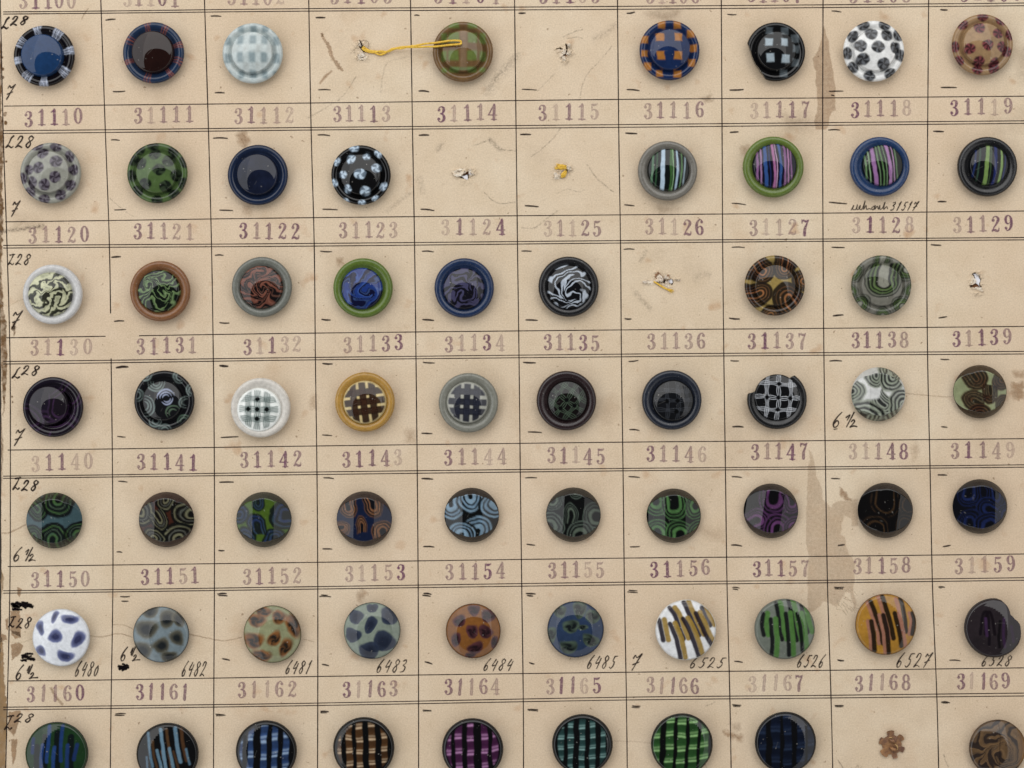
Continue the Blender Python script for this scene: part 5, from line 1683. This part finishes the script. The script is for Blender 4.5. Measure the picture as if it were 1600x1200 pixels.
lens(31165, 899.4, 983.5, 43.8, 'navy blue glass button with smoky green spots, above 31165',
     blobs((50, 68, 98), [(-0.58, -0.64, .24, .22, 0), (0.12, -0.70, .24, .30, 0.2), (0.60, -0.46, .28, .22, 0.2), (-0.18, -0.12, .30, .24, 0), (0.24, -0.08, .2, .1, 0), (0.52, 0.38, .34, .20, 0.4), (-0.26, 0.62, .32, .24, 0), (-0.84, 0.2, .16, .3, 0)],
           (22, 28, 26), (84, 100, 84), 0.14, 13, 0.12, 0.35), (40, 46, 50))


def zt(lst, cx, cy, R):
    return [((a - cx) / R, (b - cy) / R) for a, b in lst]


c66 = (350, 370, 270)
GOLDC, PUR = (164, 134, 58), (40, 30, 46)
t66 = []
for pts, off in [([(110, 280), (130, 380), (145, 460)], 45), ([(205, 170), (250, 240), (290, 350), (325, 440)], 44), ([(330, 120), (365, 200), (420, 320), (465, 410)], 42), ([(490, 170), (530, 270), (565, 325)], 40),
                 ([(205, 310), (245, 400), (275, 500), (300, 620)], 44), ([(320, 262), (370, 350), (420, 480), (462, 600)], 42), ([(435, 215), (480, 310), (530, 420), (585, 510)], 36)]:
    t66.append((zt([(a + off, b - 6) for a, b in pts], *c66), 0.17, GOLDC))
    t66.append((zt(pts, *c66), 0.15, PUR))
lens(31166, 1071.6, 984.4, 47, 'white glass button with gold and purple slanting trails, above 31166', trails((218, 219, 220), t66), (200, 198, 192), 0.41, 0.17, 0.16, wob=0.02)
c67 = (1235, 360, 268)
t67 = []
for pts, off in [([(1040, 220), (1030, 320), (1045, 410)], 38), ([(1155, 130), (1170, 230), (1185, 370), (1205, 445)], 38), ([(1265, 110), (1290, 220), (1310, 340), (1335, 455)], 40), ([(1380, 150), (1400, 270), (1435, 385)], 40),
                 ([(1105, 268), (1112, 380), (1120, 490), (1115, 600)], 42), ([(1238, 215), (1248, 330), (1262, 470), (1270, 590)], 40), ([(1340, 220), (1365, 330), (1378, 450), (1390, 550)], 40)]:
    t67.append((zt([(a + off, b - 4) for a, b in pts], *c67), 0.17, (84, 128, 62)))
    t67.append((zt(pts, *c67), 0.135, (14, 16, 20)))
lens(31167, 1226, 982.8, 47, 'grey glass button with green and black slanting trails, above 31167', trails((122, 128, 118), t67), (110, 112, 104), 0.41, 0.17, 0.16)
c68 = (1060, 164, 118)
t68 = []
for pts, off in [([(1000, 75), (1015, 120), (1035, 180), (1045, 235)], -14), ([(1045, 55), (1060, 110), (1075, 165), (1085, 215)], -16), ([(1115, 65), (1125, 110), (1135, 190)], -18),
                 ([(1000, 150), (1008, 200), (1015, 265)], -12), ([(1045, 125), (1060, 190), (1070, 275)], -14), ([(1090, 118), (1105, 180), (1118, 245)], 16), ([(1160, 120), (1168, 150), (1160, 200)], -12)]:
    t68.append((zt([(a + off, b) for a, b in pts], *c68), 0.13, (168, 118, 98)))
    t68.append((zt(pts, *c68), 0.15, (22, 16, 14)))
lens(31168, 1384, 975.6, 47.5, 'honey amber glass button with pink and black slanting trails, above 31168', trails((178, 132, 48), t68, 0.15), (120, 84, 40), 0.41, 0.17, 0.16)
c69 = (1478, 178, 115)
t69 = []
for pts, cc in [([(1420, 200), (1430, 125), (1448, 120), (1452, 190), (1455, 240)], (24, 16, 24)), ([(1438, 200), (1442, 130), (1460, 118), (1475, 200)], (24, 14, 22)), ([(1440, 140), (1444, 205)], (70, 46, 80)), ([(1512, 140), (1508, 200), (1516, 250)], (66, 44, 74)),
                ([(1495, 150), (1490, 210), (1495, 250)], (20, 14, 18)), ([(1540, 170), (1550, 230)], (58, 40, 64))]:
    t69.append((zt(pts, *c69), 0.10, cc))
lens(31169, 1553, 981, 46, 'dark smoky glass button with a broken side, above 31169', trails((50, 42, 46), t69, 0.2), (36, 32, 34), 0.42, 0.17, 0.16,
     clip=clip_from([(272, 1.0), (285, 0.96), (300, 0.86), (318, 0.70), (335, 0.74), (350, 0.86), (368, 0.90), (385, 0.97), (392, 1.0)]))
# ---- bottom row
c70 = (295, 238, 162)
t70 = [(zt(pts, *c70), 0.115, cc) for pts, cc in [([(178, 160), (175, 230)], (30, 54, 104)), ([(262, 95), (260, 180), (250, 275)], (40, 72, 128)), ([(330, 95), (325, 180), (325, 270)], (36, 66, 120)),
      ([(230, 190), (222, 270), (218, 340), (215, 380)], (40, 70, 126)), ([(292, 200), (285, 280), (284, 380)], (42, 74, 130)), ([(360, 190), (355, 280), (352, 390)], (36, 64, 116)), ([(405, 190), (390, 265)], (34, 58, 110))]]
t70 = [(zt(pts, *c70), 0.20, (16, 24, 28)) for pts in ([(242, 150), (236, 390)], [(306, 130), (304, 390)], [(375, 150), (370, 390)], [(200, 200), (196, 340)])] + t70
lens(31170, 88.7, 1177, 48.7, 'deep green glass button with blue and black upright trails', trails((34, 66, 36), t70, 0.2), (26, 34, 26), 0.42, 0.17, 0.15)
c71 = (872, 240, 160)
t71 = [(zt(pts, *c71), ww, cc) for pts, ww, cc in [([(800, 170), (808, 240), (830, 330)], .09, (84, 60, 36)), ([(870, 110), (885, 200), (900, 320)], .09, (92, 66, 40)), ([(945, 110), (960, 200), (975, 270)], .10, (90, 62, 38)),
      ([(850, 220), (870, 300), (880, 390)], .09, (88, 62, 38)), ([(910, 220), (930, 300), (940, 390)], .08, (84, 60, 38)), ([(775, 130), (785, 210), (800, 300)], .09, (100, 130, 150)), ([(840, 110), (855, 200), (870, 310)], .11, (112, 144, 164)),
      ([(915, 105), (930, 200), (945, 275)], .12, (108, 138, 158)), ([(825, 215), (845, 300), (855, 390)], .10, (104, 134, 152)), ([(888, 205), (905, 290), (915, 390)], .10, (108, 140, 158)), ([(972, 210), (990, 290)], .07, (100, 130, 150)), ([(770, 250), (772, 320)], .07, (90, 116, 136))]]
lens(31171, 261.7, 1178, 48.2, 'black glass button with steel blue and brown trails', trails((15, 15, 17), t71, 0.2), (30, 28, 28), 0.42, 0.17, 0.15)
lens(31172, 416, 1173.5, 47.5, 'black glass button with light blue bars', bars((12, 12, 15), (-0.86, -0.50, -0.06, 0.30, 0.66), 0.10, (66, 96, 148), (158, 182, 212), 1.9, 51, tilt=0.03), (26, 24, 24), 0.42, 0.17, 0.15)
lens(31173, 568.5, 1168.5, 47.5, 'black glass button with bronze bars', bars((12, 12, 13), (-0.84, -0.46, -0.12, 0.28, 0.68), 0.105, (116, 80, 46), (206, 180, 148), 2.4, 53, tilt=-0.03), (40, 34, 30), 0.42, 0.17, 0.15)
lens(31174, 738.5, 1170, 47.5, 'black glass button with magenta bars', bars((14, 12, 14), (-0.80, -0.44, -0.06, 0.40, 0.76), 0.105, (104, 48, 98), (190, 140, 184), 2.1, 55, tilt=-0.02), (40, 32, 32), 0.42, 0.17, 0.15)
lens(31175, 910, 1163, 47, 'black glass button with sea green bars', bars((12, 13, 14), (-0.72, -0.40, -0.02, 0.32, 0.68), 0.095, (60, 98, 96), (140, 176, 172), 2.9, 57, tilt=0.02), (32, 30, 30), 0.42, 0.17, 0.15)
lens(31176, 1065.5, 1163, 48, 'black glass button with grass green bars', bars((12, 13, 12), (-0.86, -0.42, -0.04, 0.34, 0.72), 0.13, (62, 112, 56), (150, 192, 128), 2.4, 59, 0.94, tilt=0.05, k=0.95), (30, 30, 26), 0.42, 0.17, 0.15)
lens(31177, 1227.5, 1160, 47.5, 'near black glass button with dim navy bars', bars((13, 13, 16), (-0.78, -0.34, 0.04, 0.48, 0.82), 0.13, (24, 36, 62), (44, 58, 84), 2.0, 61, 0.94, tilt=0.0), (30, 28, 28), 0.42, 0.17, 0.15)
lens(31179, 1559, 1169, 44, 'brown glass button with grey marbled swirls and a hairline crack',
     over(swirl((112, 88, 62), [(15, 0.3, 0.05, (40, 34, 36), 0.85), (30, 1.2, 0.75, (140, 112, 80), 0.4)], [(0.1, 0.15, -4.5, 0.36), (-0.3, -0.2, 4.0, 0.34), (-0.5, 0.6, 3.0, 0.3), (0.5, -0.3, 2.0, 0.4)], 0.9, 14, 0.16),
          lambda p: p.lay(sm(p.u - 0.9, 0.25) * 0 + sm(0.78 - p.u, 0.3) * 0.8, (150, 106, 46)),
          lambda p: p.lay(sm(seg_dist(p.u, p.v, np.array([(0.0, -1, .02), (0.03, -.5, .02), (0.0, 0, .02), (0.02, .6, .02), (-0.03, 1, .02)])), 0.03) * 0.8, (34, 24, 20))), (84, 58, 32))

# ------------------------------------------------------------------ thread, scraps, rusted shank plate
def tube(name, pts, rad, mat, parent, ns=8):
    P_ = catmull(pts, 5)
    t = np.gradient(P_, axis=0)
    t /= np.linalg.norm(t, axis=1)[:, None] + 1e-9
    up = np.array([0.13, 0.21, 0.97])
    n1 = np.cross(t, up)
    n1 /= np.linalg.norm(n1, axis=1)[:, None] + 1e-9
    n2 = np.cross(t, n1)
    rad = np.broadcast_to(np.asarray(rad, float), (len(P_),)) if np.ndim(rad) == 0 else np.interp(np.linspace(0, 1, len(P_)), np.linspace(0, 1, len(rad)), rad)
    a = np.linspace(0, 2 * math.pi, ns, endpoint=False)
    V = P_[:, None] + rad[:, None, None] * (np.cos(a)[None, :, None] * n1[:, None] + np.sin(a)[None, :, None] * n2[:, None])
    V = V.reshape(-1, 3)
    k = len(P_)
    i = np.arange(k - 1)[:, None] * ns
    j = np.arange(ns)[None]
    q = np.stack([i + j, i + (j + 1) % ns, i + ns + (j + 1) % ns, i + ns + j], -1).reshape(-1, 4)
    V = np.vstack([V, P_[:1], P_[-1:]])
    tr = np.concatenate([np.stack([j[0], np.full(ns, k * ns), (j[0] + 1) % ns], -1), np.stack([(k - 1) * ns + j[0], (k - 1) * ns + (j[0] + 1) % ns, np.full(ns, k * ns + 1)], -1)])
    return V, q, tr


def merge(lst):
    vs_, qs, ts, n = [], [], [], 0
    for v, q, t in lst:
        vs_.append(v)
        qs.append(q + n)
        ts.append(t + n)
        n += len(v)
    return np.vstack(vs_), np.vstack(qs), np.vstack(ts)


def strand(path, rad, turns, origin, ply=0.75):
    """a twisted two-ply strand, points in units"""
    P_ = catmull(path, 14)
    s = np.concatenate([[0], np.cumsum(np.linalg.norm(np.diff(P_, axis=0), axis=1))])
    n = max(30, int(turns * 10))
    tt = np.linspace(0, s[-1], n)
    C = np.stack([np.interp(tt, s, P_[:, i]) for i in range(3)], -1)
    t = np.gradient(C, axis=0)
    t /= np.linalg.norm(t, axis=1)[:, None]
    side = np.stack([-t[:, 1], t[:, 0], np.zeros(n)], -1)
    side /= np.linalg.norm(side, axis=1)[:, None] + 1e-9
    up = np.cross(t, side)
    out = []
    for ph in (0, math.pi):
        a = np.linspace(0, turns * 2 * math.pi, n) + ph
        Q_ = C + rad * ply * (np.cos(a)[:, None] * side + np.sin(a)[:, None] * up)
        Wd = np.stack([X(Q_[:, 0]), Y(Q_[:, 1]), Q_[:, 2] * S], -1) - np.array(origin)
        # straight tube through these points
        tg = np.gradient(Wd, axis=0)
        tg /= np.linalg.norm(tg, axis=1)[:, None] + 1e-12
        n1 = np.cross(tg, np.array([0.1, 0.2, 0.97]))
        n1 /= np.linalg.norm(n1, axis=1)[:, None] + 1e-12
        n2 = np.cross(tg, n1)
        ns = 7
        aa = np.linspace(0, 2 * math.pi, ns, endpoint=False)
        V = (Wd[:, None] + rad * S * (np.cos(aa)[None, :, None] * n1[:, None] + np.sin(aa)[None, :, None] * n2[:, None])).reshape(-1, 3)
        i = np.arange(n - 1)[:, None] * ns
        j = np.arange(ns)[None]
        q = np.stack([i + j, i + (j + 1) % ns, i + ns + (j + 1) % ns, i + ns + j], -1).reshape(-1, 4)
        V = np.vstack([V, Wd[:1], Wd[-1:]])
        tr = np.concatenate([np.stack([j[0], (j[0] + 1) % ns, np.full(ns, n * ns)], -1), np.stack([(n - 1) * ns + j[0], (n - 1) * ns + (j[0] + 1) % ns, np.full(ns, n * ns + 1)], -1)])
        out.append((V, q, tr))
    return merge(out)


org = (float(X(570)), float(Y(79)), 0.0)
th_ = thing('thread', 'gold yellow twisted thread running from the torn hole above 31113 onto the green button', 'thread', org)
A_ = [(566, 75, 0.5), (572, 79, 2.0), (581, 80, 2.2), (592, 85.5, 2.0), (600, 84.5, 2.6), (611, 79, 5.5), (626, 75.5, 9), (645, 74.5, 12.5), (664, 71.5, 16), (680, 70.5, 19.5), (692, 69.8, 24.5), (703, 69.4, 31), (713, 69.5, 34.2), (720.5, 70.5, 35), (721.5, 72.8, 34.6)]
B_ = [(567, 77, 0.2), (573, 80.5, 1.6), (583, 82.4, 2.0), (594, 80.6, 3.2), (606, 81.5, 3.8), (618, 77.5, 7.0), (633, 75.8, 10), (650, 76.0, 13), (668, 75.8, 16), (681, 76.2, 19.5), (693, 76, 25), (704, 75.8, 31.2), (714, 75.6, 34.4), (720.5, 74.8, 35), (722, 73, 34.6)]
for path, tn in ((A_, 34), (B_, 33)):
    v_, q_, t_ = strand(path, 0.98, tn, org)
    add('strand', new_mesh('strand', v_, q_, t_), GOLD, th_)
C_ = [(567, 73, 0.3), (578, 79.5, 2.6), (586, 80.2, 2.8), (597, 82.4, 2.8), (607, 80.4, 5.2), (614, 77, 6.8), (628, 77.6, 9.0), (646, 73.2, 12.6)]
v_, q_, t_ = strand(C_, 0.75, 16, org)
add('strand', new_mesh('strand', v_, q_, t_), GOLD, th_)

org = (float(X(1023)), float(Y(442)), 0.0)
sc = thing('thread_scrap', 'short twist of yellow thread with a frayed end in the torn hole above 31136', 'thread', org)
v_, q_, t_ = strand([(1022, 440, 0.6), (1028, 444, 1.7), (1036, 449, 1.9), (1043, 452.5, 1.9)], 0.85, 6, org)
add('strand', new_mesh('strand', v_, q_, t_), GOLD, sc)
r = np.random.RandomState(5)
fl = []
for i in range(18):
    a = r.uniform(-0.5, 0.9)
    l = r.uniform(5, 12)
    p0 = np.array([1042 + r.uniform(-1, 1), 452 + r.uniform(-1, 1), 1.6])
    p2 = p0 + np.array([l * math.cos(a * 0.7 + 0.25), l * math.sin(a * 0.7 + 0.25) * 0.8, r.uniform(-0.9, 0.8)])
    p1 = (p0 + p2) / 2 + np.array([0, r.uniform(-1, 1), 0.6])
    pts = [((X(q[0]) - org[0]), (Y(q[1]) - org[1]), q[2] * S) for q in (p0, p1, p2)]
    fl.append(tube('f', pts, 0.38 * S, GOLD, None, 5))
v_, q_, t_ = merge(fl)
add('frayed_end', new_mesh('frayed_end', v_, q_, t_), GOLD, sc)

org = (float(X(880)), float(Y(266)), 0.0)
sc = thing('thread_scrap', 'matted yellow thread tuft stuck in the torn hole above 31125', 'thread', org)
fl = []
for i in range(90):
    t = r.uniform(0, 1)
    b0 = np.array([885, 262, 1.8]) + r.normal(0, 1.4, 3) * np.array([1, 1, 0.3])
    if i < 60:
        e = np.array([866 + r.uniform(-2, 8), 258 + r.uniform(-3, 8), 1.2 + r.uniform(0.3, 2.2)])
        e = b0 + (e - b0) * r.uniform(0.55, 1.0)
    else:
        b0 = np.array([884, 268, 1.6]) + r.normal(0, 1.2, 3) * np.array([1, 1, 0.3])
        e = np.array([878 + r.uniform(-3, 5), 276 + r.uniform(-3, 3), 1.0 + r.uniform(0, 1.4)])
    m = (b0 + e) / 2 + np.array([r.uniform(-1.5, 1.5), r.uniform(-1.5, 1.5), r.uniform(0.3, 1.8)])
    pts = [((X(q[0]) - org[0]), (Y(q[1]) - org[1]), max(q[2], 0.3) * S) for q in (b0, m, e)]
    fl.append(tube('f', pts, 0.5 * S, GOLD, None, 5))
v_, q_, t_ = merge(fl)
add('tuft', new_mesh('tuft', v_, q_, t_), GOLD, sc)

# dark hair looped beside the thread hole
org = (float(X(572)), float(Y(70)), 0.0)
hr = [(562, 66, 0.6), (565, 64, 1.6), (570, 63, 2.2), (575.5, 66, 2.4), (576.5, 71, 2.0), (574, 76, 1.2)]
v_, q_, t_ = tube('h', [(X(a) - org[0], Y(b) - org[1], c * S) for a, b, c in hr], 0.28 * S, HAIR, None, 6)
o = add('loose_fibre', new_mesh('loose_fibre', v_, q_, t_), HAIR, None, org)
o['label'] = 'fine brown hair looped beside the torn hole above 31113'
o['category'] = 'hair'

# rusted star plate, the shank of a lost button
wc = (1393.2, 1163.5)
org = (float(X(wc[0])), float(Y(wc[1])), 0.2 * S)
pl = thing('shank_plate', 'rusty brown notched metal plate left where a button broke away', 'metal plate', org)
lob = [(-97, 22.6, 17), (-40, 21.5, 17), (24, 21.0, 14), (76, 21.5, 13), (133, 21.5, 22), (-160, 20.8, 18)]
na, nr = 150, 14
th = np.linspace(0, 2 * math.pi, na, endpoint=False)
deg = np.degrees(th)
ro = np.full(na, 15.2)
lift = np.zeros(na)
for i, (c0, rr_, hw) in enumerate(lob):
    dd = np.abs((deg - c0 + 180) % 360 - 180)
    f_ = np.clip((hw - dd) / 3.0 + 0.5, 0, 1)
    ro = np.maximum(ro, 15.2 + (rr_ - 15.2) * f_ - 0.6 * (dd / hw) ** 2 * (f_ > 0))
    lift = np.maximum(lift, f_ * (1.5 + 1.4 * math.sin(i * 2.3)))
ro += 0.7 * (vnoise(np.cos(th) * 4 + 9, np.sin(th) * 4 + 9, 3) - 0.5)
tt = np.linspace(0, 1, nr)
rad = tt[:, None] * ro[None]
zt_ = 1.6 + 1.6 * (1 - tt[:, None] ** 2) + lift[None] * np.clip((tt[:, None] - 0.6) / 0.4, 0, 1) ** 2 + 0.5 * (vnoise(rad * np.cos(th) * 0.3 + 20, rad * np.sin(th) * 0.3, 6) - 0.5)
top = np.stack([rad * np.cos(th), -rad * np.sin(th), zt_], -1)
bot = top.copy()
bot[..., 2] -= 1.0
V = np.concatenate([top.reshape(-1, 3), bot.reshape(-1, 3)]) * S
i = np.arange(nr - 1)[:, None] * na
j = np.arange(na)[None]
jn = (j + 1) % na
q1 = np.stack([i + j, i + jn, i + na + jn, i + na + j], -1).reshape(-1, 4)
q2 = q1[:, ::-1] + nr * na
e = (nr - 1) * na
q3 = np.stack([e + j[0], e + jn[0], e + nr * na + jn[0], e + nr * na + j[0]], -1)
add('plate', new_mesh('plate', V, np.concatenate([q1[:, ::-1], q2[:, ::-1], q3])), RUST, pl)
for pts, rd in (([(-4, 9, 3), (-2.5, 8.2, 6.0), (0.5, 7.2, 7.2), (3.4, 5.6, 6.2), (4.6, 3.4, 3)], [1.4, 2.4, 2.9, 2.6, 1.6]),
                ([(-2.5, -3.0, 3), (-1.0, -4.6, 6.2), (1.6, -6.0, 7.4), (4.6, -7.0, 6.4), (6.2, -8.4, 3)], [1.6, 2.6, 3.0, 2.8, 1.6])):
    v_, q_, t_ = tube('s', [(a * S, b * S, c * S) for a, b, c in pts], [x * S for x in rd], RUST, None, 10)
    add('shank_stub', new_mesh('shank_stub', v_, q_, t_), RUST, pl)
for pts, rd in (([(5, 1.5, 3.0), (7, -1, 3.6), (8.5, -4, 3.4), (8.0, -8, 3.2)], [0.9, 1.3, 1.1, 0.8]), ([(-5, 11, 2.8), (-2, 11.4, 3.4), (1, 10, 3.0)], [0.6, 1.0, 0.6])):
    v_, q_, t_ = tube('s', [(a * S, b * S, c * S) for a, b, c in pts], [x * S for x in rd], RESIDUE, None, 7)
    add('dried_glue', new_mesh('dried_glue', v_, q_, t_), RESIDUE, pl)
